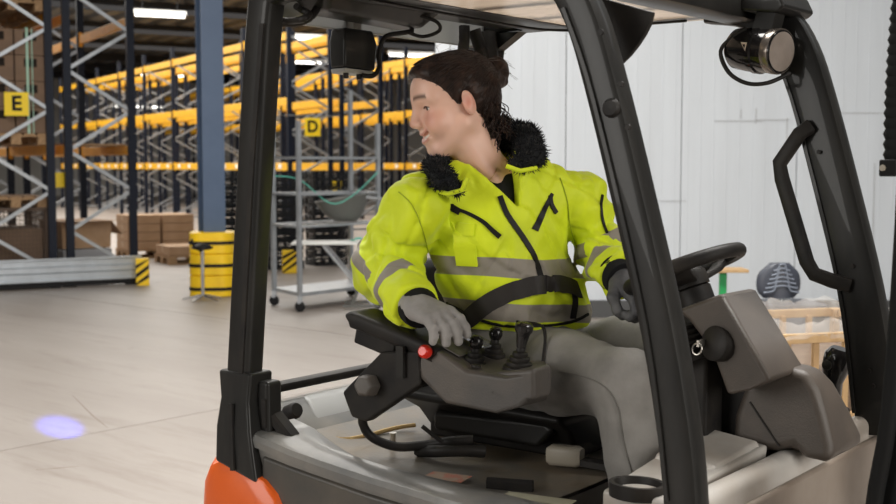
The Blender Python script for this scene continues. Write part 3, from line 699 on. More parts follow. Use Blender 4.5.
# raised inner lip along the pillars' front edge
for par, v in ((pn, -0.033), (pf, 0.967)):
    MB().sweep(rpath([(-0.245, v, 1.90), (-0.175, v, 1.72), (-0.06, v, 1.30), (-0.012, v, 0.98)], 5), [(-0.004, -0.003), (0.004, -0.003), (0.004, 0.003), (-0.004, 0.003)], (0, 1, 0)).build('seam', F_dark, par)
def rear_pillar(v, wd=0.078):
    return MB().sweep(rpath([(-1.0, v, 2.02), (-1.07, v, 2.01), (-1.098, v, 1.95), (-1.135, v, 1.60), (-1.185, v, 1.07)], 5), rrect(wd, 0.06, 0.014, 3), (0, 1, 0))
pr = rear_pillar(0.0).build('rear_pillar', F_dark, fk, smooth=35)
MB().sweep([(-1.075, -0.031, 1.93), (-1.115, -0.031, 1.6), (-1.163, -0.031, 1.09)], [(-0.007, -0.003), (0.007, -0.003), (0.007, 0.003), (-0.007, 0.003)], (0, 1, 0)).build('groove', F_blk, pr)
prf = rear_pillar(0.91, 0.06).build('rear_pillar', F_dark, fk, smooth=35)
MB().prism([(-1.16, 1.93), (-1.07, 1.93), (-0.98, 1.985), (-1.2, 1.985)], 0.89, 0.93, 'y').build('gusset', F_dark, prf)
MB().sweep([(-1.10, -0.0, 2.03), (-0.40, -0.0, 2.03)], rrect(0.062, 0.062, 0.012, 2), (0, 1, 0)).build('side_beam', F_dark, fk, smooth=35)
MB().sweep([(-1.12, 1.0, 2.03), (-0.40, 1.0, 2.03)], rrect(0.062, 0.062, 0.012, 2), (0, 1, 0)).build('side_beam', F_dark, fk, smooth=35)
rb = MB().sweep([(-0.93, 0.0, 2.028), (-0.93, 1.0, 2.028)], [(-0.035, -0.10), (0.035, -0.09), (0.035, 0.05), (-0.035, 0.09)], (1, 0, 0)).build('rear_beam', F_dark, fk)
MB().box((-1.105, 0.5, 1.985), (0.012, 0.98, 0.085)).build('beam_plate', F_plate, rb, 0.003)
for vv in (0.47, 0.52, 0.86): MB().lathe([(0.007, -0.004), (0.007, 0.004)], 8, axisM((-1.097, vv, 1.975), (1, 0, 0))).build('hole', F_blk, rb)
fb_ = MB().sweep([(-0.335, 0.0, 2.0), (-0.335, 1.0, 2.0)], rrect(0.06, 0.10, 0.012, 2), (1, 0, 0)).build('front_beam', F_dark, fk, smooth=35)
MB().prism([(-0.90, -0.01), (-0.33, -0.01), (-0.33, 1.06), (-0.90, 1.02)], 1.995, 2.005, 'z').build('roof_panel', F_roof, fk)
for vv in (0.25, 0.5, 0.75): MB().box((-0.62, vv, 2.03), (0.56, 0.03, 0.05)).build('roof_bar', F_dark, fk)
MB().sweep(rpath([(-0.90, 0.15, 1.99), (-0.90, 0.75, 1.983), (-0.87, 0.94, 1.985), (-0.80, 0.985, 1.99), (-0.5, 0.99, 1.99)], 5), [(0.004 * math.cos(k), 0.004 * math.sin(k)) for k in (0, 1.26, 2.51, 3.77, 5.03)], (0, 0, 1)).build('roof_cable', F_blk, fk)
# hooks and strut clutter at the rear far corner
hk = MB().tube(rpath([(-1.05, 0.72, 1.99), (-1.05, 0.72, 1.95), (-1.07, 0.74, 1.91), (-1.05, 0.76, 1.87), (-1.04, 0.80, 1.84)], 5), 0.016, 8).build('hose_clip', F_blk, fk, smooth=60)
for (a, b, r) in (((-1.06, 0.78, 1.985), (-1.04, 0.80, 1.90), 0.02), ((-1.08, 0.87, 1.985), (-1.06, 0.86, 1.86), 0.028), ((-1.08, 0.93, 1.985), (-1.08, 0.91, 1.88), 0.022)):
    MB().tube([a, b], r, 8).build('hose_stub', F_blk, hk, smooth=60)
# bent pipe and lamp at the near rear roof corner
MB().tube(rpath([FL(296, 6, u=-1.02), FL(302, 10, u=-1.02), FL(309, 14, u=-1.0), FL(303, 19, u=-1.0), FL(290, 21, u=-1.05), FL(276, 20, u=-1.08)], 5), 0.0085, 8).build('roof_hose', F_blk, fk, smooth=60)
MB().tube(rpath([FL(318, -6, u=-1.02), FL(318, 6, u=-1.02), FL(309, 18, u=-1.02), FL(294, 23, u=-1.05), FL(274, 22, u=-1.08)], 5), 0.010, 8).build('roof_hose', F_blk, fk, smooth=60)
MB().lathe([(0.0, 0.0), (0.03, 0.002), (0.036, 0.012), (0.036, 0.03), (0.01, 0.04)], 20, axisM(FL(292, 5, u=-1.10), (0.9, -0.3, -0.5))).build('rear_lamp', F_plate, fk, smooth=40)
# deep dark cover under the rear beam, hanging box with cable and blue spot
MB().loft([[(-1.08, 0.06, 2.0), (-0.95, 0.06, 2.0), (-0.95, 0.50, 2.0), (-1.08, 0.50, 2.0)], [(-1.08, 0.10, 1.965), (-0.99, 0.10, 1.965), (-0.99, 0.46, 1.955), (-1.08, 0.46, 1.955)]]).build('beam_cover', F_dark, fk, 0.012, 3)
bx_ = MB().loft([[(-1.12, 0.245, 1.845), (-1.06, 0.235, 1.845), (-1.06, 0.352, 1.842), (-1.12, 0.352, 1.842)], [(-1.12, 0.24, 1.91), (-1.055, 0.23, 1.91), (-1.055, 0.355, 1.91), (-1.12, 0.355, 1.91)], [(-1.115, 0.245, 1.945), (-1.065, 0.24, 1.945), (-1.065, 0.35, 1.945), (-1.115, 0.35, 1.945)]]).build('warning_box', F_dark, fk, 0.007, 2)
MB().loft([[(-1.12, 0.25, 1.832), (-1.065, 0.24, 1.832), (-1.065, 0.348, 1.83), (-1.12, 0.348, 1.83)], [(-1.12, 0.246, 1.844), (-1.058, 0.234, 1.844), (-1.058, 0.354, 1.841), (-1.12, 0.354, 1.841)]]).build('box_base', F_plate, bx_, 0.003)
MB().box((-1.09, 0.30, 1.955), (0.03, 0.03, 0.05)).build('box_bracket', F_zinc, bx_)
MB().tube(rpath([(-1.03, 0.42, 1.98), (-1.01, 0.44, 1.95), (-1.03, 0.36, 1.93), (-1.04, 0.345, 1.89), (-1.04, 0.343, 1.85), (-1.045, 0.325, 1.828), (-1.06, 0.30, 1.828)], 6), 0.0065, 7).build('box_cable', F_blk, bx_, smooth=60)
MB().tube(rpath([(-0.97, 0.42, 1.985), (-0.95, 0.47, 1.97), (-0.96, 0.49, 1.95), (-0.99, 0.46, 1.935), (-1.01, 0.42, 1.945)], 6), 0.005, 7).build('box_cable', F_blk, bx_, smooth=60)
for vv in (0.25, 0.30): MB().lathe([(0.007, -0.014), (0.007, 0.0)], 8, axisM((-1.07, vv, 1.832), (0, 0, 1))).build('box_foot', F_blk, bx_)
# --- blue floor spot of the rear warning lamp
sl = bpy.data.lights.new('blue_spot_lamp', 'SPOT'); sl.energy = 15000; sl.color = (0.05, 0.08, 1.0); sl.spot_size = math.radians(3.7); sl.spot_blend = 1.0; sl.shadow_soft_size = 0.02
so = bpy.data.objects.new('blue_spot_lamp', sl); COL.objects.link(so)
sp = FM @ Vector((-1.22, 0.30, 1.80)); so.location = sp
so.rotation_euler = (W(60, 427, z=0) - sp).to_track_quat('-Z', 'Y').to_euler()

# visor flap, work lamp with cable loop, grab handle on the far pillar
vf = [FL(*q, v=0.10) for q in ((592, -12), (600, -3), (653, 12), (650, 24), (645, 34), (638, 45), (630, 55), (622, 63), (616, 66), (604, 40))]
MB().prism([(q.x, q.z) for q in vf], 0.10, 0.112, 'y').build('visor_flap', F_blk, fk, 0.003)
lc = FL(757, 50, v=0.90); ax = Vector((0.92, -0.24, -0.12)).normalized()
lm = MB().lathe([(0.0, -0.075), (0.040, -0.074), (0.052, -0.06), (0.056, -0.02), (0.056, 0.0), (0.060, 0.004), (0.060, 0.018), (0.056, 0.022), (0.056, 0.068), (0.053, 0.076), (0.049, 0.076)], 32, axisM(lc, ax)).build('work_lamp', F_gloss, fk, smooth=35)
MB().lathe([(0.0565, 0.050), (0.0575, 0.053), (0.0575, 0.070), (0.0565, 0.073)], 32, axisM(lc, ax)).build('lamp_ring', mat('chrome_bezel', (0.22, 0.19, 0.165), 0.25, 0.7), lm, smooth=35)
MB().lathe([(0.0, 0.083), (0.025, 0.0825), (0.049, 0.077), (0.049, 0.074)], 28, axisM(lc, ax)).build('lamp_lens', F_lens, lm, smooth=35)
MB().tube(rpath([lc - ax * 0.02 + Vector((0.0, -0.03, 0.05)), lc + Vector((-0.05, -0.03, 0.035)), lc + Vector((-0.085, -0.03, 0.0)), lc + Vector((-0.06, -0.035, -0.055)), lc + Vector((-0.01, -0.035, -0.085)), lc + Vector((0.04, -0.02, -0.085)), lc + Vector((0.075, 0.03, -0.06))], 6), 0.0055, 8).build('lamp_cable', F_blk, lm, smooth=60)
# triangular mark on the lamp body
mp_ = lc + ax * 0.004; side = Vector((0.1, -1, 0.05)); side = (side - ax * side.dot(ax)).normalized(); upv = ax.cross(side)
cc = lc + ax * 0.004 + side * 0.0612
tri = [(-0.010, 0.010), (0.010, 0.010), (0.004, -0.012)]
def ring3(k): return [cc + ax * (a * k + 0.002) + Vector((0, 0, 1)) * (b * k) for a, b in tri]
o_, i_ = ring3(1.0), ring3(0.5)
MB().add([p for p in o_ + i_], [(0, 1, 4, 3), (1, 2, 5, 4), (2, 0, 3, 5)]).build('lamp_mark', mat('mark_beige', (0.62, 0.50, 0.38), 0.5), lm)
MB().prism([(-0.30, 1.99), (-0.19, 1.975), (-0.17, 1.99), (-0.19, 2.03), (-0.30, 2.04)], 0.86, 1.06, 'y').build('lamp_bracket', F_dark, fk, 0.008)
MB().bar((-0.22, 0.90, 1.99), (-0.235, 0.90, 1.93), 0.05, 0.06, (0, 1, 0)).build('lamp_mount', F_dark, fk)
hp = [(-0.138, 0.965, 1.698), (-0.160, 0.95, 1.680), (-0.212, 0.95, 1.605), (-0.205, 0.95, 1.565), (-0.135, 0.95, 1.355), (-0.115, 0.95, 1.325), (-0.07, 0.955, 1.310), (-0.03, 0.97, 1.300)]
MB().sweep(hp, rrect(0.036, 0.03, 0.009, 2), (0, 1, 0)).build('grab_handle', F_blk, fk, smooth=45)

# --- counterweight, rear bracket, body
rg = []
for v, ub, sh in ((-0.052, -1.275, -0.02), (-0.045, -1.292, -0.008), (0.0, -1.325, 0), (0.10, -1.38, 0), (0.3, -1.45, 0), (0.5, -1.48, 0), (0.7, -1.45, 0), (0.9, -1.38, 0), (1.0, -1.325, 0), (1.045, -1.292, -0.008), (1.052, -1.275, -0.02)):
    rg.append([(u, v, z + (sh if z > 0.5 else 0)) for u, z in ((ub, 0.25), (ub, 0.74), (ub + 0.008, 0.82), (ub + 0.03, 0.862), (ub + 0.065, 0.878), (-1.15, 0.872), (-1.073, 0.853), (-1.035, 0.825), (-1.013, 0.79), (-0.98, 0.70), (-0.96, 0.25))])
MB().loft(rg).build('counterweight', F_oran, fk, smooth=40)
br = MB().loft([[(-1.235, -0.055, 0.872), (-1.09, -0.055, 0.838), (-1.085, 0.07, 0.838), (-1.235, 0.07, 0.872)], [(-1.236, -0.050, 0.96), (-1.115, -0.050, 0.95), (-1.11, 0.06, 0.95), (-1.236, 0.06, 0.96)], [(-1.232, -0.038, 1.03), (-1.132, -0.038, 1.03), (-1.13, 0.04, 1.03), (-1.232, 0.04, 1.03)], [(-1.240, -0.036, 1.098), (-1.124, -0.036, 1.098), (-1.124, 0.04, 1.098), (-1.240, 0.04, 1.098)]]).build('pillar_foot', F_dark, fk, 0.008, 2)
MB().bar((-1.183, -0.047, 1.02), (-1.165, -0.060, 0.86), 0.012, 0.006, (0, 1, 0)).build('foot_crease', F_blk, br)
lk = MB().box((-1.112, 0.015, 1.005), (0.04, 0.05, 0.145)).build('hood_latch', F_dark, fk, 0.010, 3)
MB().box((-1.105, -0.011, 1.0), (0.014, 0.004, 0.07)).build('latch_slot', F_blk, lk)
MB().sweep([(-1.10, 0.02, 0.99), (-1.05, 0.03, 0.94)], rrect(0.03, 0.04, 0.006, 1), (0, 1, 0)).build('latch_arm', F_blk, lk)
# hood: side panel, raised rim, dusty top plate
MB().prism([(-1.10, 0.30), (-1.095, 0.905), (-0.99, 0.892), (-0.75, 0.868), (-0.5, 0.852), (-0.22, 0.842), (-0.20, 0.30)], -0.034, 0.0, 'y').build('side_panel', F_side, fk, 0.012, 3)
rg = []
for u, zo, vi, zi in ((-1.135, 0.945, 0.120, 0.958), (-1.12, 0.95, 0.125, 0.962), (-1.06, 0.942, 0.118, 0.952), (-0.99, 0.930, 0.105, 0.930), (-0.90, 0.920, 0.095, 0.908), (-0.75, 0.906, 0.10, 0.893), (-0.55, 0.893, 0.115, 0.885), (-0.35, 0.885, 0.12, 0.878), (-0.17, 0.878, 0.12, 0.874)):
    pr_ = [(-0.030, zo - 0.030), (-0.040, zo - 0.027), (-0.042, zo - 0.010), (-0.036, zo + 0.002), (-0.022, zo + 0.008), (0.03, zo + 0.011), (vi - 0.02, zi + 0.004), (vi, zi - 0.006), (vi + 0.012, 0.868), (vi + 0.012, 0.84), (-0.02, 0.84)]
    rg.append([(u, a, b) for a, b in pr_])
MB().loft(rg).build('hood_rim', F_rim, fk, smooth=32)
hd = MB()
nu, nv = 40, 40; gv = []
for i in range(nu + 1):
    for j in range(nv + 1):
        u = -1.20 + i * (0.80 / nu); v = 0.06 + j * (0.94 / nv)
        z = 0.868 + 0.012 * math.exp(-((u + 0.95) ** 2 + (v - 0.25) ** 2) / 0.03) - 0.010 * math.exp(-((u + 0.55) ** 2 + (v - 0.3) ** 2) / 0.02) + 0.02 * max(0, (v - 0.8)) + (0.03 * max(0, -1.02 - u) / 0.18)
        gv.append((u, v, z))
hd.add(gv, [(i * (nv + 1) + j, (i + 1) * (nv + 1) + j, (i + 1) * (nv + 1) + j + 1, i * (nv + 1) + j + 1) for i in range(nu) for j in range(nv)])
ht = hd.build('hood_top', F_hood, fk, smooth=60)
MB().box((-0.80, 0.53, 0.60), (0.78, 0.96, 0.50)).build('hood_body', F_side, fk)
def sticker(px, py, a, b, col, nm, z=0.884, rot=0.2):
    p = FL(px, py, z=z - 0.006); MB().box((p.x, p.y, z - 0.0105), (a, b, 0.002), rot).build('sticker', col, ht)
M_stk = mat('worn_sticker', (0.34, 0.24, 0.17), 0.5, col2=(0.42, 0.14, 0.09), scale=30, contrast=(0.5, 0.6)); M_stk2 = mat('pale_sticker', (0.38, 0.36, 0.26), 0.5)
sticker(447, 475, 0.10, 0.06, M_stk, 'a'); sticker(538, 497, 0.16, 0.05, M_stk2, 'b')
p = FL(510, 482, z=0.88); MB().sweep([(p.x - 0.05, p.y - .02, 0.872), (p.x + 0.05, p.y + .02, 0.872)], rrect(0.02, 0.03, 0.006, 1), (0, 0, 1)).build('hood_catch', F_blk, fk)
p = FL(393, 448, z=0.875); hk2 = MB().lathe([(0.022, 0), (0.022, 0.004), (0.008, 0.006), (0.007, 0.04), (0.010, 0.045)], 12, axisM((p.x, p.y, 0.87), (0, 0, 1))).build('hood_stud', F_zinc, fk, smooth=40)
p = FL(566, 462, z=0.88)
ak = MB().sweep([(p.x - 0.045, p.y - 0.01, 0.895), (p.x - 0.035, p.y - 0.008, 0.895), (p.x + 0.03, p.y + 0.004, 0.897), (p.x + 0.042, p.y + 0.006, 0.897)], rrect(0.042, 0.05, 0.012, 3), (0, 0, 1), scales=[0.75, 1, 1, 0.8]).build('seat_slide_knob', F_tan, fk, smooth=45)
MB().box((p.x + 0.08, p.y + 0.012, 0.885), (0.10, 0.04, 0.015)).build('slide_lever', F_blk, ak)
# rear tray behind the seat
tr = MB().loft([[(-1.38, 0.16, 0.88), (-1.20, 0.08, 0.88), (-1.20, 0.96, 0.88), (-1.40, 0.96, 0.90)], [(-1.36, 0.16, 0.955), (-1.29, 0.10, 0.97), (-1.29, 0.96, 0.97), (-1.40, 0.96, 0.955)]]).build('rear_cover', F_rim, fk, 0.012, 3)
MB().loft([[(-1.262, 0.30, 0.905), (-1.222, 0.30, 0.895), (-1.222, 0.80, 0.895), (-1.262, 0.80, 0.905)], [(-1.300, 0.31, 0.974), (-1.268, 0.31, 0.962), (-1.268, 0.79, 0.962), (-1.300, 0.79, 0.974)]]).build('cover_panel', F_plate, tr, 0.010, 3)
MB().sweep([(-1.32, 0.10, 1.003), (-1.32, 0.92, 1.003)], rrect(0.024, 0.045, 0.008, 2), (1, 0, 0)).build('cover_rail', F_blk, tr, smooth=40)
MB().lathe([(0.0, 0.04), (0.018, 0.039), (0.022, 0.03), (0.022, 0.0)], 16, axisM((-1.25, 0.215, 0.945), (0.85, -0.1, 0.35))).build('cover_knob', F_blk, tr, smooth=40)
MB().tube(rpath([FL(415, 425, z=0.89), FL(395, 428, z=0.89), FL(350, 439, z=0.885), FL(325, 436, z=0.885)], 4), 0.006, 6).build('straw_cable', mat('straw', (0.45, 0.30, 0.12), 0.6), fk)

# --- seat and console
st_ = MB().loft([[(-1.02, 0.54, 0.875), (-0.56, 0.54, 0.875), (-0.54, 0.74, 0.875), (-1.02, 0.74, 0.875)], [(-1.02, 0.47, 0.95), (-0.54, 0.47, 0.945), (-0.53, 0.75, 0.945), (-1.02, 0.77, 0.95)], [(-1.03, 0.40, 0.99), (-0.52, 0.40, 0.98), (-0.51, 0.76, 0.975), (-1.03, 0.76, 0.99)], [(-1.0, 0.41, 1.01), (-0.53, 0.41, 1.0), (-0.52, 0.73, 1.0), (-1.0, 0.74, 1.01)]]).build('seat_cushion', F_seat, fk, 0.03, 4)
MB().loft([[(-1.06, 0.43, 0.97), (-0.98, 0.43, 0.97), (-0.98, 0.74, 0.97), (-1.06, 0.74, 0.97)], [(-1.09, 0.42, 1.2), (-1.02, 0.42, 1.2), (-1.02, 0.76, 1.2), (-1.09, 0.76, 1.2)], [(-1.13, 0.46, 1.34), (-1.07, 0.46, 1.34), (-1.07, 0.72, 1.34), (-1.13, 0.72, 1.34)]]).build('seat_backrest', F_seat, fk, 0.03, 4)
MB().box((-0.78, 0.62, 0.89), (0.46, 0.22, 0.05)).build('seat_rails', F_blk, fk, 0.01)
MB().prism([(-0.95, 0.90), (-0.62, 0.90), (-0.57, 0.95), (-0.60, 0.965), (-0.95, 0.95)], 0.45, 0.50, 'y').build('seat_skirt', F_seat, fk, 0.012, 3)
ar = MB().sweep(rpath([(-0.965, 0.19, 1.222), (-0.95, 0.19, 1.222), (-0.85, 0.19, 1.200), (-0.72, 0.19, 1.168), (-0.70, 0.19, 1.160)], 4), rrect(0.042, 0.105, 0.014, 3), (0, 1, 0)).build('armrest', F_blk, fk, smooth=45)
sp_ = MB().prism([(-0.985, 1.045), (-0.86, 1.155), (-0.74, 1.17), (-0.735, 1.09), (-0.905, 0.98), (-0.955, 0.985)], 0.135, 0.165, 'y').build('armrest_bracket', F_blk, fk, 0.008, 2)
MB().box((-0.90, 0.19, 1.175), (0.13, 0.06, 0.05), M=Matrix.Rotation(0.22, 4, 'Y')).build('armrest_carrier', F_blk, fk, 0.006)
MB().lathe([(0.0, 0.05), (0.022, 0.049), (0.027, 0.04), (0.029, 0.01), (0.029, 0.0)], 6, axisM((-0.888, 0.137, 1.073), (0.25, -1, 0.1))).build('clamp_knob', F_plas, sp_, 0.004)
MB().box((-0.79, 0.128, 1.14), (0.022, 0.01, 0.075)).build('bracket_slot', F_dark, sp_)
MB().tube(rpath([(-0.945, 0.17, 1.0), (-0.955, 0.18, 0.96), (-0.94, 0.20, 0.925), (-0.89, 0.23, 0.905), (-0.83, 0.27, 0.91), (-0.77, 0.29, 0.925), (-0.72, 0.32, 0.93)], 6), 0.0115, 8).build('console_hose', F_blk, fk, smooth=60)
MB().tube(rpath([(-0.86, 0.28, 0.89), (-0.80, 0.27, 0.90), (-0.74, 0.30, 0.905), (-0.70, 0.34, 0.90)], 5), 0.016, 8).build('console_hose', F_blk, fk, smooth=60)
MB().tube([(-0.80, 0.22, 0.97), (-0.76, 0.25, 0.93)], 0.006, 6).build('cable_tie', F_blk, fk)
pod = MB().loft([
    [(-0.765, 0.15, 1.165), (-0.735, 0.13, 1.105), (-0.66, 0.13, 1.055), (-0.52, 0.13, 1.050), (-0.47, 0.15, 1.068), (-0.448, 0.17, 1.090), (-0.445, 0.17, 1.150), (-0.50, 0.145, 1.135), (-0.60, 0.135, 1.140), (-0.70, 0.135, 1.178), (-0.73, 0.14, 1.185)],
    [(-0.765, 0.29, 1.165), (-0.735, 0.30, 1.105), (-0.66, 0.30, 1.055), (-0.52, 0.30, 1.050), (-0.47, 0.27, 1.068), (-0.448, 0.25, 1.090), (-0.445, 0.25, 1.150), (-0.50, 0.28, 1.150), (-0.60, 0.29, 1.150), (-0.70, 0.29, 1.178), (-0.73, 0.29, 1.185)]]).build('control_console', F_plas, fk, 0.012, 3)
p = FL(425, 353, v=0.128); MB().lathe([(0.0, 0.03), (0.010, 0.029), (0.0155, 0.022), (0.0165, 0.012), (0.012, 0.0)], 18, axisM(p + Vector((0.0, 0.012, 0.0)), (0.15, -1, 0.25))).build('stop_button', F_red, pod, smooth=45)
MB().box((-0.685, 0.20, 1.178), (0.09, 0.075, 0.004), M=Matrix.Rotation(0.35, 4, 'Y')).build('console_lid', F_plas, pod, 0.004)
MB().box((-0.68, 0.25, 1.197), (0.13, 0.05, 0.006), M=Matrix.Rotation(0.3, 4, 'Y')).build('console_trim', mat('silver_trim', (0.45, 0.47, 0.5), 0.25, 0.7), pod, 0.002)
MB().lathe([(0.012, 0), (0.011, 0.005), (0.0, 0.006)], 12, axisM((-0.59, 0.155, 1.146), (0.2, 0, 1))).build('console_screw', F_blk, pod, smooth=40)
bxp = MB().loft([[(-0.545, 0.150, 1.065), (-0.438, 0.165, 1.085), (-0.44, 0.235, 1.085), (-0.545, 0.25, 1.065)], [(-0.55, 0.148, 1.138), (-0.438, 0.163, 1.155), (-0.44, 0.235, 1.158), (-0.55, 0.25, 1.145)]]).build('lever_block', F_plas, pod, 0.010, 3)
def lever(base, h, kind, r=0.036):
    b = Vector(base); pts = [(r * 1.05, 0)]
    for k in range(4):
        f = 1 - 0.17 * k; pts += [(r * f, 0.004 + k * 0.011), (r * (f - 0.02), 0.009 + k * 0.011), (r * (f - 0.20), 0.0115 + k * 0.011)]
    pts += [(r * 0.30, 0.052), (r * 0.2, 0.056)]
    bo = MB().lathe(pts, 20, axisM(b, (0.12, 0.0, 1))).build('lever_boot', F_blk, pod, smooth=45)
    top = b + Vector((0.006, 0, 0.05))
    if kind == 'ball': pk = [(0.006, 0.0), (0.013, 0.004), (0.0165, 0.014), (0.0155, 0.024), (0.010, 0.031), (0.0, 0.033)]
    else: pk = [(0.008, -0.02), (0.010, 0.0), (0.0135, 0.020), (0.016, 0.034), (0.021, 0.042), (0.021, 0.054), (0.014, 0.060), (0.0, 0.061)]
    MB().lathe(pk, 18, axisM(top, (0.15, 0.05, 1))).build('lever_knob', F_gloss, bo, smooth=45)
lever((-0.628, 0.195, 1.128), 0.05, 'ball'); lever((-0.625, 0.268, 1.140), 0.05, 'ball', 0.034); lever((-0.505, 0.20, 1.140), 0.07, 'tall', 0.036)
MB().tube(rpath([FL(517, 322, v=0.36), FL(540, 325, v=0.36), FL(545, 335, v=0.35), FL(544, 352, v=0.33), FL(541, 376, v=0.30)], 4), 0.0042, 6).build('console_wire', F_blk, fk, smooth=60)

# --- cowl, dash cover, steering, fender cover, side lever
cw = MB().loft([[(-0.20, -0.02, 0.30), (0.020, -0.02, 0.30), (0.035, 0.25, 0.30), (0.035, 1.04, 0.30), (-0.20, 1.04, 0.30)], [(-0.20, -0.02, 0.92), (0.022, -0.02, 0.92), (0.035, 0.25, 0.92), (0.035, 1.04, 0.92), (-0.20, 1.04, 0.92)]]).build('cowl_front', F_front, fk, 0.01)
MB().sweep([(-0.012, -0.025, 0.925), (-0.004, 0.3, 0.930), (-0.002, 1.05, 0.930)], rrect(0.085, 0.055, 0.024, 4), (1, 0, 0.0)).build('cowl_edge', F_pale, fk, smooth=50)
tp = MB().loft([[(-0.205, 0.06, 0.90), (-0.045, 0.06, 0.915), (-0.04, 0.49, 0.935), (-0.215, 0.49, 0.92)], [(-0.205, 0.06, 0.948), (-0.050, 0.06, 0.952), (-0.042, 0.26, 0.964), (-0.038, 0.49, 0.985)][:2] + [(-0.035, 0.49, 0.985), (-0.20, 0.49, 1.0)]]).build('cowl_pad', F_pale, fk, 0.008, 2)
MB().loft([[(-0.205, 0.26, 0.955), (-0.055, 0.27, 0.958), (-0.045, 0.475, 0.978), (-0.195, 0.475, 0.99)], [(-0.195, 0.27, 0.985), (-0.062, 0.28, 0.974), (-0.052, 0.468, 0.996), (-0.187, 0.468, 1.012)]]).build('cowl_plate', F_pale, tp, 0.006, 2)
for q in ((754, 466), (799, 445), (873, 409)):
    p = FL(*q, z=0.966); MB().lathe([(0.0075, 0), (0.007, 0.004), (0.0, 0.006)], 10, axisM(p, (0.2, -0.2, 1))).build('cowl_screw', F_zinc, tp, smooth=50)
MB().loft([[(-0.17, 0.83, 0.925), (-0.04, 0.83, 0.935), (-0.04, 1.0, 0.935), (-0.17, 1.0, 0.925)], [(-0.16, 0.84, 0.962), (-0.05, 0.84, 0.955), (-0.05, 0.99, 0.955), (-0.16, 0.99, 0.962)]]).build('cowl_pad', F_hood, fk, 0.006, 2)
MB().loft([[(-0.20, 0.64, 0.92), (-0.10, 0.66, 0.92), (-0.10, 0.83, 0.92), (-0.22, 0.83, 0.92)], [(-0.20, 0.66, 1.00), (-0.14, 0.67, 0.98), (-0.14, 0.82, 0.98), (-0.22, 0.82, 1.0)]]).build('cowl_cap', F_hood, fk, 0.02, 3)
# shallow cup tray beside the near pillar
rr_ = [(-0.14 + 0.06 * math.cos(a), 0.09 + 0.05 * math.sin(a)) for a in [2 * math.pi * k / 20 for k in range(20)]]
ct = MB(); ct.loft([[(a, b, 0.94) for a, b in rr_], [(a, b, 0.968) for a, b in rr_], [(-0.14 + (a + 0.14) * 0.84, 0.09 + (b - 0.09) * 0.8, 0.968) for a, b in rr_], [(-0.14 + (a + 0.14) * 0.78, 0.09 + (b - 0.09) * 0.72, 0.952) for a, b in rr_]])
ct.build('cup_tray', F_blk, fk, smooth=40)
MB().lathe([(0.0, 0.009), (0.013, 0.008), (0.016, 0.0)], 14, axisM(FL(668, 489, z=0.952), (0, 0, 1))).build('tray_cap', F_tan, fk, smooth=40)
# near step between cowl and hood
MB().box((-0.12, 0.06, 0.88), (0.16, 0.18, 0.07)).build('step_cover', F_hood, fk, 0.012, 3)

dc = MB().loft([
    [(-0.21, 0.38, 1.28), (-0.10, 0.37, 1.325), (-0.09, 0.37, 1.32), (0.018, 0.37, 1.150), (-0.03, 0.37, 1.125), (-0.085, 0.38, 1.105), (-0.125, 0.38, 1.20), (-0.18, 0.38, 1.26)],
    [(-0.21, 0.56, 1.28), (-0.10, 0.54, 1.325), (-0.09, 0.54, 1.32), (0.018, 0.56, 1.150), (-0.03, 0.56, 1.125), (-0.085, 0.56, 1.105), (-0.125, 0.56, 1.20), (-0.18, 0.56, 1.26)]]).build('dash_cover', F_cover, fk, 0.03, 5)
MB().prism([(-0.22, 0.85), (-0.22, 1.22), (-0.16, 1.27), (-0.05, 1.12), (-0.04, 0.95), (-0.04, 0.85)], 0.505, 0.58, 'y').build('column_base', F_blk, fk, 0.02, 3)
MB().prism([(-0.16, 0.50), (-0.19, 0.98), (-0.16, 1.0), (-0.05, 0.98), (-0.08, 0.50)], 0.51, 0.98, 'y').build('dash_inner', F_blk, fk, 0.02, 2)
MB().box((-0.185, 0.46, 0.85), (0.07, 0.09, 0.70)).build('footwell_shade', F_blk, fk, 0.01)  # black block added in the footwell, standing in for the shadow there
# column stalk, boot, wheel
wc = Vector((-0.245, 0.49, 1.362)); wn = Vector((-0.42, 0.0, 1.0)).normalized()
stalk = MB().lathe([(0.05, -0.16), (0.05, -0.10), (0.044, -0.09), (0.044, -0.05), (0.036, -0.045), (0.036, -0.01)], 20, axisM(wc, wn)).build('steering_column', F_blk, fk, smooth=40)
bp_ = [(0.055, -0.235)]
for k in range(6): bp_ += [(0.060, -0.225 + k * 0.013), (0.048, -0.219 + k * 0.013)]
MB().lathe(bp_, 18, axisM(wc + Vector((-0.03, -0.07, 0.02)), wn)).build('column_boot', F_blk, stalk, smooth=30)
R3 = wn.to_track_quat('Z', 'Y').to_matrix()
sw = MB().tube([wc + R3 @ Vector((0.130 * math.cos(a), 0.130 * math.sin(a), 0)) for a in [2 * math.pi * k / 48 for k in range(48)]], 0.0165, 12, side=wn, closed=True).build('steering_wheel', F_blk, fk, smooth=60)
for k in range(40):
    a = 2 * math.pi * k / 40
    if k % 1 == 0: MB().lathe([(0.0, -0.004), (0.004, -0.003), (0.004, 0.003), (0.0, 0.004)], 6, axisM(wc + R3 @ Vector((0.118 * math.cos(a), 0.118 * math.sin(a), -0.009)), wn)).build('grip_knob', F_blk, sw)
for a in (math.radians(20), math.radians(160), math.radians(270)):
    MB().sweep([wc + R3 @ Vector((0.02 * math.cos(a), 0.02 * math.sin(a), -0.035)), wc + R3 @ Vector((0.09 * math.cos(a), 0.09 * math.sin(a), -0.02)), wc + R3 @ Vector((0.126 * math.cos(a), 0.126 * math.sin(a), 0.0))], rrect(0.014, 0.05, 0.006, 2), R3 @ Vector((-math.sin(a), math.cos(a), 0))).build('spoke', F_blk, sw, smooth=40)
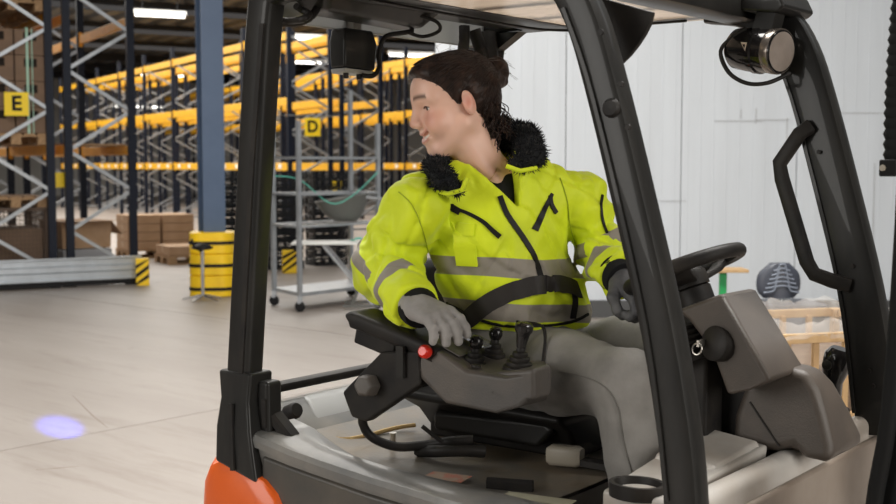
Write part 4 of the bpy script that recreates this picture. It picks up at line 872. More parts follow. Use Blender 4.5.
MB().lathe([(0.0, 0.0), (0.035, -0.003), (0.045, -0.015), (0.045, -0.045)], 20, axisM(wc, wn)).build('wheel_hub', F_blk, sw, smooth=40)
# ignition with key ring
ig = MB().lathe([(0.038, -0.05), (0.038, -0.005), (0.030, 0.0), (0.0, 0.002)], 20, axisM(FL(712, 343, v=0.36), (-0.35, -1, 0.2))).build('ignition_housing', F_blk, fk, smooth=40)
kp = FL(701, 343, v=0.352); MB().box(kp, (0.006, 0.03, 0.014)).build('key', F_zinc, ig)
kr = FL(697, 349, v=0.335); MB().tube([kr + Vector((0.011 * math.cos(a), 0.003 * math.sin(a), 0.012 * math.sin(a))) for a in [2 * math.pi * k / 16 for k in range(16)]], 0.0018, 5, side=(0, 1, 0), closed=True).build('key_ring', F_zinc, ig)
# fender cover
fprof = [(-0.125, 0.96), (-0.120, 1.04), (-0.095, 1.11), (-0.04, 1.148), (0.01, 1.160), (0.045, 1.155), (0.070, 1.12), (0.090, 1.06), (0.105, 1.00), (0.108, 0.97), (0.085, 0.962), (0.045, 0.965), (0.02, 0.985), (-0.02, 0.97)]
MB().loft([[(a, 0.49, b) for a, b in fprof], [(a, 0.71 - (b - 0.96) * 0.65, b) for a, b in fprof]]).build('fender_cover', F_cover, fk, 0.022, 4)
MB().bar((-0.08, 0.488, 1.075), (-0.01, 0.488, 0.985), 0.003, 0.004, (0, 1, 0)).build('cover_seam', F_blk, fk)
# side lever with round button at the far side
kp = FL(836, 364, v=1.10)
kn = MB().sweep([kp + Vector((-0.01, 0, -0.16)), kp + Vector((-0.008, 0, -0.05)), kp + Vector((0.0, 0, -0.01)), kp + Vector((0.01, 0, 0.025)), kp + Vector((0.014, 0, 0.042))], rrect(0.066, 0.06, 0.022, 3), (0, 1, 0), scales=[0.6, 0.75, 1.05, 1.15, 0.8]).build('side_lever', F_gloss, fk, smooth=50)
MB().lathe([(0.014, 0), (0.013, 0.006), (0.0, 0.008)], 14, axisM(kp + Vector((-0.012, -0.03, 0.0)), (-0.1, -1, 0.1))).build('lever_button', F_blk, kn, smooth=40)
MB().box((kp.x - 0.01, 1.08, 0.90), (0.08, 0.12, 0.12)).build('lever_base', F_blk, fk, 0.01)

# --- mast in front, with chain and hoses
ms = MB().sweep([(0.325, 0.26, 0.12), (0.345, 0.26, 0.95), (0.375, 0.26, 1.30), (0.395, 0.26, 1.7), (0.41, 0.26, 2.25)], [(-0.06, -0.05), (0.06, -0.05), (0.06, 0.05), (-0.06, 0.05)], (0, 1, 0)).build('mast_rail', F_chain, fk, 0.006)
MB().sweep([(0.31, 0.80, 0.12), (0.365, 0.80, 2.25)], [(-0.06, -0.05), (0.06, -0.05), (0.06, 0.05), (-0.06, 0.05)], (0, 1, 0)).build('mast_rail', F_chain, fk, 0.006)
MB().tube(rpath([(0.27, 0.19, 0.60), (0.292, 0.19, 0.95), (0.318, 0.19, 1.15), (0.335, 0.19, 1.5), (0.345, 0.19, 2.1)], 4), 0.016, 8).build('mast_hose', F_chain, ms, smooth=60)
MB().box((0.35, 0.53, 0.5), (0.10, 0.60, 0.12)).build('mast_crossmember', F_chain, fk)
MB().box((0.18, 0.5, 0.35), (0.28, 0.5, 0.10)).build('mast_mount', F_chain, fk)
lkm = MB().lathe([(0.0, -0.012), (0.010, -0.011), (0.013, 0.0), (0.010, 0.011), (0.0, 0.012)], 10, Matrix.Diagonal((1.6, 1.0, 1.0, 1))).mesh('chain_link', 60); lkm.materials.append(F_chain)
for k in range(26):
    o = link('chain_link', lkm, None, ms); z = 1.60 + k * 0.0185; o.location = (0.326 - 0.010 * math.cos((z - 1.72) * 6) + 0.015 * (z - 1.6), 0.18, z)
p = FL(889, 168, v=0.16); MB().box(p, (0.03, 0.02, 0.03)).build('mast_bolt', F_chain, ms, 0.003)
MB().lathe([(0.006, 0), (0.005, 0.004)], 8, axisM(p + Vector((-.008, -0.01, 0)), (0, -1, 0))).build('bolt_head', F_tan, ms)
# wheels and underside
for (u, v, r, wd) in ((0.05, 0.02, 0.29, 0.20), (0.05, 1.0, 0.29, 0.20), (-1.2, 0.12, 0.22, 0.16), (-1.2, 0.88, 0.22, 0.16)):
    wh = MB().lathe([(r * 0.5, -wd / 2), (r * 0.94, -wd / 2), (r, -wd / 2 + 0.03), (r, wd / 2 - 0.03), (r * 0.94, wd / 2), (r * 0.5, wd / 2)], 32, axisM((u, v, r), (0, 1, 0))).build('wheel', F_blk, fk, smooth=40)
    MB().lathe([(0.0, -wd / 2 - 0.004), (r * 0.5, -wd / 2 + 0.01), (r * 0.5, wd / 2 - 0.01), (0.0, wd / 2 + 0.004)], 20, axisM((u, v, r), (0, 1, 0))).build('hub', F_oran, wh, smooth=40)
MB().box((-0.30, 0.5, 0.495), (0.32, 0.95, 0.03)).build('cab_floor', F_blk, fk)
MB().box((-0.60, 0.5, 0.38), (1.2, 0.8, 0.20)).build('chassis', F_chain, fk)
# ================================================================== THE DRIVER
skin = mat('skin', (0.62, 0.36, 0.26), 0.45)
def skin_nodes(m):
    nt = m.node_tree; L = nt.links; b = nt.nodes['Principled BSDF']
    b.inputs['Subsurface Weight'].default_value = 0.12; b.inputs['Subsurface Radius'].default_value = (0.012, 0.005, 0.003)
    col = None
    base = nd(nt, 'ShaderNodeRGB'); base.outputs[0].default_value = (0.74, 0.46, 0.35, 1); col = base.outputs[0]
    for an, c in (('blush', (0.60, 0.22, 0.16, 1)), ('lips', (0.48, 0.15, 0.12, 1)), ('brow', (0.10, 0.05, 0.035, 1)), ('scalp', (0.04, 0.022, 0.016, 1))):
        a = nd(nt, 'ShaderNodeAttribute', attribute_name=an); mx = nd(nt, 'ShaderNodeMix', data_type='RGBA'); mx.inputs['B'].default_value = c
        L.new(a.outputs['Fac'], mx.inputs['Factor']); L.new(col, mx.inputs['A']); col = mx.outputs['Result']
    L.new(col, b.inputs['Base Color'])
skin_nodes(skin)
hairm = mat('brown_hair', (0.014, 0.008, 0.006), 0.45, col2=(0.045, 0.022, 0.014), scale=45, contrast=(0.4, 0.75), bump=0.5, bscale=160, sheen=0.1)
def band_mat(name, base, dark, band, attr='band'):
    m = mat(name, base, 0.62, sheen=0.15); nt = m.node_tree; L = nt.links; b = nt.nodes['Principled BSDF']
    tc = nd(nt, 'ShaderNodeTexCoord')
    n = nd(nt, 'ShaderNodeTexNoise'); n.inputs['Scale'].default_value = 9; n.inputs['Detail'].default_value = 4
    r = nd(nt, 'ShaderNodeMapRange'); r.inputs[1].default_value = 0.4; r.inputs[2].default_value = 0.7
    mx = nd(nt, 'ShaderNodeMix', data_type='RGBA'); mx.inputs['A'].default_value = (*base, 1); mx.inputs['B'].default_value = (*dark, 1)
    L.new(tc.outputs['Object'], n.inputs['Vector']); L.new(n.outputs['Fac'], r.inputs[0]); L.new(r.outputs[0], mx.inputs['Factor'])
    a = nd(nt, 'ShaderNodeAttribute', attribute_name=attr)
    r2 = nd(nt, 'ShaderNodeMapRange'); r2.inputs[1].default_value = -0.0008; r2.inputs[2].default_value = 0.0008
    L.new(a.outputs['Fac'], r2.inputs[0])
    m2 = nd(nt, 'ShaderNodeMix', data_type='RGBA'); m2.inputs['B'].default_value = (*band, 1)
    L.new(r2.outputs[0], m2.inputs['Factor']); L.new(mx.outputs['Result'], m2.inputs['A']); L.new(m2.outputs['Result'], b.inputs['Base Color'])
    nb = nd(nt, 'ShaderNodeTexNoise'); nb.inputs['Scale'].default_value = 34; nb.inputs['Detail'].default_value = 3
    bp = nd(nt, 'ShaderNodeBump'); bp.inputs['Strength'].default_value = 0.35; bp.inputs['Distance'].default_value = 0.006
    L.new(tc.outputs['Object'], nb.inputs['Vector']); L.new(nb.outputs['Fac'], bp.inputs['Height']); L.new(bp.outputs[0], b.inputs['Normal'])
    return m
jackm = band_mat('hi_vis_yellow_cloth', (0.74, 0.86, 0.008), (0.66, 0.78, 0.007), (0.27, 0.24, 0.20))
jeanm = mat('grey_denim', (0.27, 0.255, 0.235), 0.8, col2=(0.13, 0.122, 0.112), scale=5, contrast=(0.38, 0.75), bump=0.4, bscale=420, sheen=0.1)
glovem = mat('grey_knit_glove', (0.36, 0.34, 0.325), 0.8, col2=(0.27, 0.255, 0.24), scale=14, bump=0.6, bscale=500)
ribm = mat('black_knit', (0.012, 0.012, 0.013), 0.85)
furm = mat('black_fur', (0.007, 0.008, 0.010), 0.7, sheen=0.08)
blackc = mat('black_shirt', (0.009, 0.009, 0.010), 0.8)
zipm = mat('black_zip', (0.012, 0.011, 0.011), 0.5)
beltm = mat('belt_webbing', (0.035, 0.031, 0.029), 0.5, bump=0.3, bscale=300)
eyew = mat('eye_white', (0.75, 0.70, 0.66), 0.15, coat=0.5); irism = mat('iris_brown', (0.05, 0.025, 0.014), 0.1, coat=0.8)
toothm = mat('teeth', (0.80, 0.74, 0.66), 0.25)

def A3(p): return np.array(p, float)
TB = FM @ Vector((-0.76, 0.5, 0)); base = A3((TB.x, TB.y, 0))
person = empty('person', (TB.x, TB.y, 0), 0, 'person in yellow hi-vis jacket and grey jeans driving the forklift, looking back', 'person')
def part(name, fn, lo, hi, h, m, parent=None, post=None, smooth=True):
    V, Q = surface_nets(fn, lo, hi, h); me = np_mesh(name, V - base, Q, smooth)
    o = link(name, me, m, parent or person)
    if post: post(me, V)
    return o
def J(px, py, Y): return A3(W(px, py, Y=Y))

# ---- skeleton
ta = math.radians(18)
LT = A3((math.cos(ta), math.sin(ta), 0)); FT = A3((math.sin(ta), -math.cos(ta), 0)); UP = A3((0, 0, 1))
RT = np.stack([LT, FT, UP], 1)
shR, elR, wrR = J(416, 206, 2.94), J(385, 268, 3.02), J(416, 306, 2.80)
shL, elL, wrL = J(578, 196, 3.08), J(604, 254, 3.07), J(619, 276, 2.84)
pel, belly, chest, neckb = J(520, 366, 3.09), J(516, 300, 3.05), J(500, 228, 3.05), J(481, 172, 3.04)
hipR, knR, anR = J(512, 366, 3.02), J(628, 384, 2.68), A3((0.47, 2.62, 0.60))
hipL, knL, anL = J(566, 362, 3.20), J(694, 352, 2.90), A3((0.70, 2.86, 0.60))
hc = J(454, 105, 3.02)
# head frame
yaw, pit = math.radians(17), math.radians(12)
hf = A3((-math.cos(yaw) * math.cos(pit), -math.sin(yaw) * math.cos(pit), -math.sin(pit)))
hl = A3((math.sin(yaw), -math.cos(yaw), 0.05)); hl -= hf * (hl @ hf); hl /= np.linalg.norm(hl)
hu = np.cross(hf, hl); RH = np.stack([hf, hl, hu], 1)
HS = 1.04
def toH(P): return ((P - hc) @ RH) / HS
def frH(q): return hc + RH @ (A3(q) * HS)

def head_sdf(q):
    a = np.abs(q[:, 1]); m = np.stack([q[:, 0], a, q[:, 2]], 1)     # mirrored for the paired features
    d = ell(q, (-0.012, 0, 0.032), (0.094, 0.073, 0.086))
    d = smin(d, ell(q, (0.028, 0, -0.030), (0.062, 0.056, 0.082)), 0.03)
    d = smin(d, ell(q, (0.050, 0, 0.045), (0.046, 0.056, 0.048)), 0.03)          # forehead
    d = smin(d, cap(m, (0.0, 0.052, -0.048), (0.060, 0.016, -0.096), 0.020, 0.018), 0.025)   # jaw
    d = smin(d, ell(q, (0.064, 0, -0.096), (0.021, 0.026, 0.018)), 0.02)         # chin
    d = smin(d, ell(m, (0.060, 0.038, -0.036), (0.028, 0.027, 0.028)), 0.022)    # cheek
    d = smin(d, cap(m, (0.083, 0.008, 0.028), (0.066, 0.050, 0.026), 0.011, 0.010), 0.018)   # brow
    d = smax(d, -ell(m, (0.104, 0.034, 0.004), (0.026, 0.024, 0.014)), 0.012)    # eye socket
    d = smin(d, np.linalg.norm(m - A3((0.0675, 0.0335, 0.0045)), axis=1) - 0.0146, 0.006)        # lids over the eyeball
    d = smax(d, -ell(m, (0.083, 0.0345, 0.0035), (0.013, 0.0140, 0.0052)), 0.0012)
    d = smin(d, cap(q, (0.090, 0, 0.018), (0.106, 0, -0.022), 0.0085, 0.0105), 0.014)           # nose bridge
    d = smin(d, ell(q, (0.105, 0, -0.027), (0.0120, 0.0120, 0.0095)), 0.008)
    d = smin(d, ell(m, (0.096, 0.0125, -0.031), (0.012, 0.0075, 0.0078)), 0.006)   # nostril wing
    d = smin(d, ell(q, (0.078, 0, -0.062), (0.018, 0.028, 0.020)), 0.015)        # mouth mound
    mz = 9.0 * a * a                                                               # smile lifts the corners
    ml = np.stack([q[:, 0] + 9.0 * a * a, q[:, 1] * 0.0, q[:, 2] - mz], 1)
    w = np.clip((a - 0.032) / 0.006, 0, 1) * 0.02
    up = np.linalg.norm(ml - A3((0.0925, 0, -0.0545)), axis=1) - 0.0042 + w
    lo = np.linalg.norm(ml - A3((0.0905, 0, -0.0725)), axis=1) - 0.0052 + w
    gap = np.sqrt(((ml[:, 0] - 0.098) / 1.8) ** 2 + (ml[:, 2] + 0.0630) ** 2) - 0.0070 + w * 1.3
    d = smin(d, up, 0.006); d = smin(d, lo, 0.006); d = smax(d, -gap, 0.002)
    d = smax(d, -(cap(m, (0.094, 0.020, -0.030), (0.076, 0.040, -0.058), 0.0030, 0.0022) - 0.002) * 0.9 - 0.0042, 0.008)  # laugh line
    er = basis((0.25, 0.30, 0.95)); R = np.stack([er[:, 0], er[:, 1], er[:, 2]], 1)
    e = ell(m, (-0.012, 0.079, -0.004), (0.031, 0.0085, 0.018), np.stack([A3((0.22, 0.1, 0.97)), A3((-0.35, 0.93, 0.0)), A3((0.9, 0.34, -0.22))], 1))
    e = smax(e, -ell(m, (-0.004, 0.090, 0.001), (0.014, 0.008, 0.019)), 0.004)
    d = smin(d, e, 0.006)
    return d * HS
def body_sdf(P):
    d = head_sdf(toH(P))
    d = smin(d, cap(P, frH((-0.022, 0.0, -0.055)), neckb + UP * 0.0, 0.056, 0.062), 0.030)
    d = smin(d, cap(P, frH((0.01, 0.028, -0.07)), neckb + A3((0.03, -0.06, -0.02)), 0.015, 0.014), 0.02)   # neck tendon
    d = smin(d, ell(P, chest, (0.13, 0.08, 0.17), RT), 0.04)
    d = smin(d, ell(P, (belly + pel) / 2, (0.11, 0.075, 0.14), RT), 0.04)
    for a, e_, w_ in ((shR, elR, wrR), (shL, elL, wrL)):
        d = smin(d, cap(P, neckb - UP * 0.06, a, 0.05, 0.045), 0.03); d = smin(d, cap(P, a, e_, 0.042, 0.036), 0.02); d = smin(d, cap(P, e_, w_, 0.036, 0.026), 0.02)
    for a, k_, n_ in ((hipR, knR, anR), (hipL, knL, anL)):
        d = smin(d, cap(P, a, k_, 0.065, 0.045), 0.03); d = smin(d, cap(P, k_, n_, 0.045, 0.03), 0.02)
    return d
def body_post(me, V):
    q = toH(V); a = np.abs(q[:, 1])
    bl = np.exp(-(((q[:, 0] - 0.07) / 0.028) ** 2 + ((a - 0.043) / 0.022) ** 2 + ((q[:, 2] + 0.028) / 0.024) ** 2)) * 0.75
    bl = np.maximum(bl, np.exp(-(((q[:, 0] - 0.118) / 0.014) ** 2 + (a / 0.014) ** 2 + ((q[:, 2] + 0.028) / 0.014) ** 2)) * 0.5)
    bl = np.maximum(bl, np.clip(1 - np.linalg.norm((np.stack([q[:, 0], a, q[:, 2]], 1) - A3((-0.012, 0.082, -0.004))) / A3((0.03, 0.012, 0.034)), axis=1), 0, 1) * 0.9)
    vattr(me, 'blush', np.clip(bl, 0, 1))
    mz = q[:, 2] - 9.0 * a * a; mx = q[:, 0] + 9 * a * a
    lp = ((np.abs(mz + 0.0635) < 0.0135) & (mx > 0.0885) & (a < 0.030)).astype(float); vattr(me, 'lips', lp * 0.6)
    br = np.exp(-((q[:, 2] - (0.034 - 5.0 * (a - 0.030) ** 2)) / 0.0050) ** 2) * ((a > 0.012) & (a < 0.052) & (q[:, 0] > 0.05)); vattr(me, 'brow', np.clip(br * 0.95, 0, 1))
    vattr(me, 'scalp', hair_region(q) * 1.0)
def hair_region(q):
    a = np.abs(q[:, 1])
    line = np.interp(q[:, 2], [-0.11, -0.05, -0.02, 0.0, 0.03, 0.06, 0.085, 0.12], [-0.062, -0.05, -0.035, 0.004, 0.028, 0.052, 0.075, 0.09])
    ear = np.linalg.norm((np.stack([q[:, 0], a, q[:, 2]], 1) - A3((-0.008, 0.082, -0.006))) / A3((0.030, 0.030, 0.040)), axis=1) < 1
    return ((q[:, 0] < line) & (q[:, 2] > -0.10) & ~ear).astype(float)
V, Q = surface_nets(body_sdf, (-0.22, 2.53, 0.55), (0.78, 3.36, hc[2] + 0.15), 0.0034)
me = np_mesh('body', V - base, Q); body_post(me, V); body = link('body', me, skin, person)
# eyes and teeth
for s in (1, -1):
    ec = frH((0.0675, s * 0.0335, 0.0045)); gaze = RH @ A3((0.94, 0.10, -0.10))
    e = MB().lathe([(0.0125 * math.sin(k * math.pi / 12), 0.0125 * math.cos(k * math.pi / 12)) for k in range(13)], 20, axisM(Vector(ec - base), Vector(gaze))).build('eye', eyew, person, smooth=60)
    MB().lathe([(0.0058, 0.0113), (0.0052, 0.0122), (0.003, 0.0129), (0.0, 0.0131)], 16, axisM(Vector(ec - base), Vector(gaze))).build('iris', irism, e, smooth=60)
    lash = []
    for k in range(9):
        t = k / 8; lash.append(Vector(frH((0.0815 - 0.010 * t * t + 0.002 * math.sin(t * math.pi), s * (0.0225 + 0.025 * t), 0.0055 + 0.0040 * math.sin(t * math.pi) - 0.002 * t)) - base))
    MB().tube(lash, 0.0015, 5).build('eyelash', hairm, e)
tm = MB()
tr_ = []
for k in range(11):
    y = -0.021 + 0.042 * k / 10; x = 0.0875 - 9.0 * y * y; z = -0.0605 + 9.0 * y * y
    tr_.append([Vector(frH((x, y, z + dz)) - base) for dz in (0.005, -0.0045)] + [Vector(frH((x - 0.004, y, z + dz)) - base) for dz in (-0.0045, 0.005)])
tm.loft(tr_).build('teeth', toothm, person, smooth=40)

# ---- hair: cap, bun, combed strands, loose curls
def hcap(q):
    d = ell(q, (-0.018, 0, 0.034), (0.104, 0.083, 0.094))
    d = smin(d, ell(q, (0.048, 0, 0.084), (0.050, 0.062, 0.032)), 0.03)           # swept-up front
    d = smin(d, ell(q, (-0.075, 0, -0.010), (0.036, 0.055, 0.060)), 0.03)          # nape
    a = np.abs(q[:, 1])
    line = np.interp(q[:, 2], [-0.11, -0.05, -0.02, 0.0, 0.03, 0.06, 0.085, 0.12], [-0.052, -0.04, -0.028, 0.012, 0.034, 0.060, 0.088, 0.12])
    d = smax(d, (q[:, 0] - line) * 0.75, 0.008)
    d = smax(d, -(q[:, 2] + 0.085), 0.01)
    earcut = ell(np.stack([q[:, 0], a, q[:, 2]], 1), (-0.008, 0.098, -0.010), (0.030, 0.034, 0.043)); d = smax(d, -earcut, 0.006)
    return d
BUN = A3((-0.120, -0.004, 0.056))
def hair_sdf(P):
    q = toH(P); d = hcap(q)
    gro = np.sin(np.arctan2(q[:, 1], q[:, 2] + 0.06) * 46 + 3 * np.sin(q[:, 0] * 60)) * 0.0010 * np.clip((0.05 - q[:, 0]) / 0.05, 0.2, 1) + wav(q, 55) * 0.0022
    b = np.linalg.norm((q - BUN) / A3((0.95, 1.0, 1.05)), axis=1) - 0.0375
    an = np.arctan2(q[:, 2] - BUN[2], q[:, 0] - BUN[0]); rr = np.linalg.norm(q - BUN, axis=1)
    b = b + 0.0022 * np.sin(an * 3 + rr * 260) + wav(q, 110, 5, 9) * 0.0016
    b = smin(b, cap(q, BUN * 0.98, (-0.08, 0, 0.05), 0.018, 0.02), 0.015)
    return (smin(d + gro, b, 0.008)) * HS
hair = part('hair', hair_sdf, hc - A3((0.17, 0.17, 0.13)), hc + A3((0.19, 0.17, 0.17)), 0.0032, hairm)
rs = np.random.RandomState(5)
def onto_cap(q, off):
    q = np.asarray(q, float).copy(); off = np.asarray(off, float)
    for _ in range(6):
        d = hcap(q) - off; g = np.stack([hcap(q + e_) - hcap(q - e_) for e_ in np.eye(3) * 0.002], 1) / 0.004
        q = q - (d / ((g * g).sum(1) + 1e-6))[:, None] * g
    return q
def fr_all(q): return hc + (np.asarray(q) * HS) @ RH.T - base
sb = MB()
n_ = 300; sg = np.where(rs.rand(n_) < 0.8, 1, -1)
z0 = rs.uniform(-0.03, 0.115, n_); y0 = sg * np.interp(z0, [-0.03, 0.03, 0.085, 0.115], [0.085, 0.075, 0.055, 0.0]) * rs.uniform(0.2, 1.0, n_)
x0 = np.interp(z0, [-0.05, -0.02, 0.0, 0.03, 0.06, 0.085, 0.12], [-0.05, -0.04, 0.0, 0.022, 0.048, 0.075, 0.08]) - rs.uniform(0, 0.03, n_)
a_ = np.stack([x0, y0, z0], 1); b_ = BUN + rs.normal(size=(n_, 3)) * 0.012; path = []
for i in range(7):
    t = i / 6; p = a_ * (1 - t) + b_ * t
    if i < 6: p = onto_cap(p + np.stack([0 * sg, sg * 0.02, 0 * sg + 0.02], 1) * math.sin(t * math.pi), 0.0012 + 0.002 * rs.rand(n_))
    path.append(fr_all(p))
for k in range(n_): sb.tube([Vector(path[i][k]) for i in range(7)], 0.0011, 4)
n_ = 60; sg = np.where(rs.rand(n_) < 0.85, 1, -1)
P_ = onto_cap(np.stack([rs.uniform(-0.095, -0.045, n_), sg * rs.uniform(0.02, 0.07, n_), rs.uniform(-0.05, 0.0, n_)], 1), 0.002)
for k in range(n_):
    pts = []; ph = rs.uniform(0, 6); L_ = rs.uniform(0.03, 0.075); s = sg[k]
    for i in range(9):
        t = i / 8; pts.append(Vector(frH(P_[k] + A3((-0.012 * t + 0.008 * math.sin(t * 7 + ph), s * 0.008 * math.cos(t * 7 + ph), -L_ * t))) - base))
    sb.tube(pts, 0.0013, 4)
P_ = onto_cap(np.stack([rs.uniform(-0.1, 0.06, 40), rs.uniform(-0.06, 0.06, 40), np.full(40, 0.09)], 1), 0.0)
for p in P_:                                                          # flyaways
    d_ = rs.normal(size=3) * 0.02 + A3((-0.01, 0, 0.014)); q_ = p + d_ * 0.6 + A3((-0.012, 0, 0))
    sb.tube([Vector(frH(p) - base), Vector(frH(p + d_ * 0.5) - base), Vector(frH(q_ + A3((-0.01, 0, 0))) - base)], 0.0004, 3)
for k in range(9):
    a = rs.uniform(0, 6.28); p = BUN + A3((0.033 * math.cos(a), 0, 0.033 * math.sin(a))); d_ = A3((math.cos(a + 1.0), rs.normal() * 0.4, math.sin(a + 1.0))) * 0.014
    sb.tube([Vector(frH(p) - base), Vector(frH(p + d_ * 0.6) - base), Vector(frH(p + d_ * 0.9 + A3((-0.012, 0, -0.012))) - base)], 0.00045, 3)
tag(sb.build('hair_strands', hairm, hair), kind='stuff')

# ---- shirt
part('shirt', lambda P: smin(ell(P, chest + UP * 0.02 + FT * 0.01, (0.115, 0.075, 0.14), RT), cap(P, neckb - UP * 0.035, neckb - UP * 0.09 + FT * 0.045, 0.068, 0.066), 0.03), chest - A3((0.2, 0.2, 0.2)), chest + A3((0.2, 0.2, 0.25)), 0.007, blackc)

# ---- jacket
def seg_t(P, a, b): d = b - a; return ((P - a) @ d) / (d @ d)
def sleeve(P, s, e_, w_, r0, r1, r2):
    t1, t2 = seg_t(P, s, e_), seg_t(P, e_, w_)
    a = cap(P, s, e_, r0, r1); b = cap(P, e_, w_, r1, r2)
    return smin(a, b, 0.035), t1, t2
hemc = J(517, 318, 3.06)
def torso_z(P):
    """height over the hem, following the slumped jacket"""
    l = (P - hemc) @ LT; f = (P - hemc) @ FT
    return P[:, 2] - hemc[2] + 0.06 * l - 0.02 * f
def jacket_core(P):
    q = (P - chest) @ RT
    d = ell(P, chest + UP * 0.005, (0.185, 0.135, 0.21), RT)
    d = smin(d, ell(P, belly, (0.190, 0.155, 0.130), RT), 0.05)
    d = smin(d, ell(P, hemc - UP * 0.0, (0.178, 0.150, 0.05), RT), 0.03)
    d = smin(d, cap(P, shR, neckb - UP * 0.035, 0.066, 0.07), 0.04)
    d = smin(d, cap(P, shL, neckb - UP * 0.035, 0.062, 0.07), 0.04)
    return d
def folds(P, t, amp):
    return amp * (0.55 * np.sin(t * 21 + 2.2 * wav(P, 14)) + 0.45 * wav(P, 34, 6, 4))
def jacket_sdf(P):
    d = jacket_core(P)
    tz = torso_z(P)
    d = d + 0.0085 * wav(P * A3((1.0, 1.0, 0.75)), 24, 6, 2) + 0.0036 * wav(P, 58, 6, 12)
    d = d + 0.008 * np.sin((P @ (LT * 26 + UP * 48)) + 2.5 * wav(P, 9, 5, 20)) * np.clip((0.26 - tz) / 0.2, 0, 1)
    cr1 = wav(P @ np.diag((1.0, 1.0, 1.5)), 17, 5, 25); cr2 = wav(P @ np.diag((1.6, 1.6, 0.7)), 20, 5, 33)
    grv = 0.007 * np.exp(-(cr1 / 0.16) ** 2) + 0.0055 * np.exp(-(cr2 / 0.14) ** 2)
    d = d + grv
    d = np.maximum(d, -(tz + 0.022) * 0.9)
    sR, a1, a2 = sleeve(P, shR, elR, wrR, 0.082, 0.080, 0.060)
    sL, b1, b2 = sleeve(P, shL, elL, wrL, 0.070, 0.066, 0.055)
    el = np.exp(-((np.linalg.norm(P - elR, axis=1)) / 0.12) ** 2)
    sR = sR + 0.0075 * wav(P, 30, 6, 7) + 0.010 * el * np.sin(a1 * 16 + 2 * wav(P, 13, 4, 1)) - 0.006 * np.exp(-((a2 - 0.86) / 0.08) ** 2) + 0.0025 * wav(P, 70, 6, 15)
    sL = sL + 0.0065 * wav(P, 32, 6, 17) + 0.007 * np.sin(b1 * 15 + 2 * wav(P, 12, 4, 3)) - 0.005 * np.exp(-((b2 - 0.86) / 0.08) ** 2)
    sR = sR + grv * 1.1; sL = sL + grv * 0.9
    sR = smax(sR, (a2 - 1.02) * 0.2, 0.01); sL = smax(sL, (b2 - 1.0) * 0.2, 0.01)
    d = smin(d, sR, 0.016); d = smin(d, sL, 0.016)
    # neck opening and the open V below the throat
    d = smax(d, -cap(P, neckb - UP * 0.02, neckb + UP * 0.15, 0.072, 0.10), 0.012)
    fr = (P - chest) @ FT; Pv = P - fr[:, None] * FT; va, vb = J(484, 158, 3.05), J(501, 204, 3.05); va = va - FT * ((va - chest) @ FT); vb = vb - FT * ((vb - chest) @ FT)
    d = smax(d, -np.maximum(cap(Pv, va, vb, 0.062, 0.003), -(fr - 0.02)), 0.005)
    return d
def jacket_post(me, V):
    tz = torso_z(V); _, a1, a2 = sleeve(V, shR, elR, wrR, 0.08, 0.078, 0.058); _, b1, b2 = sleeve(V, shL, elL, wrL, 0.07, 0.066, 0.055)
    dR = np.minimum(cap(V, shR, elR, 0.082, 0.08), cap(V, elR, wrR, 0.08, 0.06)); dL = np.minimum(cap(V, shL, elL, 0.07, 0.066), cap(V, elL, wrL, 0.066, 0.055)); dc = jacket_core(V)
    wv = 0.004 * wav(V, 12, 5, 30)
    bt = np.maximum(0.022 - np.abs(tz - 0.026 + wv), 0.0235 - np.abs(tz - 0.132 + wv))
    lR = np.linalg.norm(wrR - elR); lL = np.linalg.norm(wrL - elL); uR = np.linalg.norm(elR - shR); uL = np.linalg.norm(elL - shL)
    fR_ = cap(V, elR, wrR, 0.08, 0.06) < cap(V, shR, elR, 0.082, 0.08) + 0.002; fL_ = cap(V, elL, wrL, 0.066, 0.055) < cap(V, shL, elL, 0.07, 0.066) + 0.002
    bR = np.maximum(np.where(fR_, 0.021 - np.abs((a2 - 0.62) * lR), -1), np.where(a2 < 0.35, 0.014 - np.abs((a1 - 0.92) * uR), -1))
    bL = np.maximum(np.where(fL_, 0.023 - np.abs((b2 - 0.55) * lL), -1), np.where(b2 < 0.3, 0.018 - np.abs((b1 - 0.80) * uL), -1))
    arm = np.minimum(dR, dL) < dc - 0.004
    b = np.where(arm, np.where(dR < dL, bR, bL), bt)
    vattr(me, 'band', b)
jacket = part('jacket', jacket_sdf, (-0.30, 2.68, 1.10), (0.53, 3.34, 1.80), 0.0055, jackm, None, jacket_post)

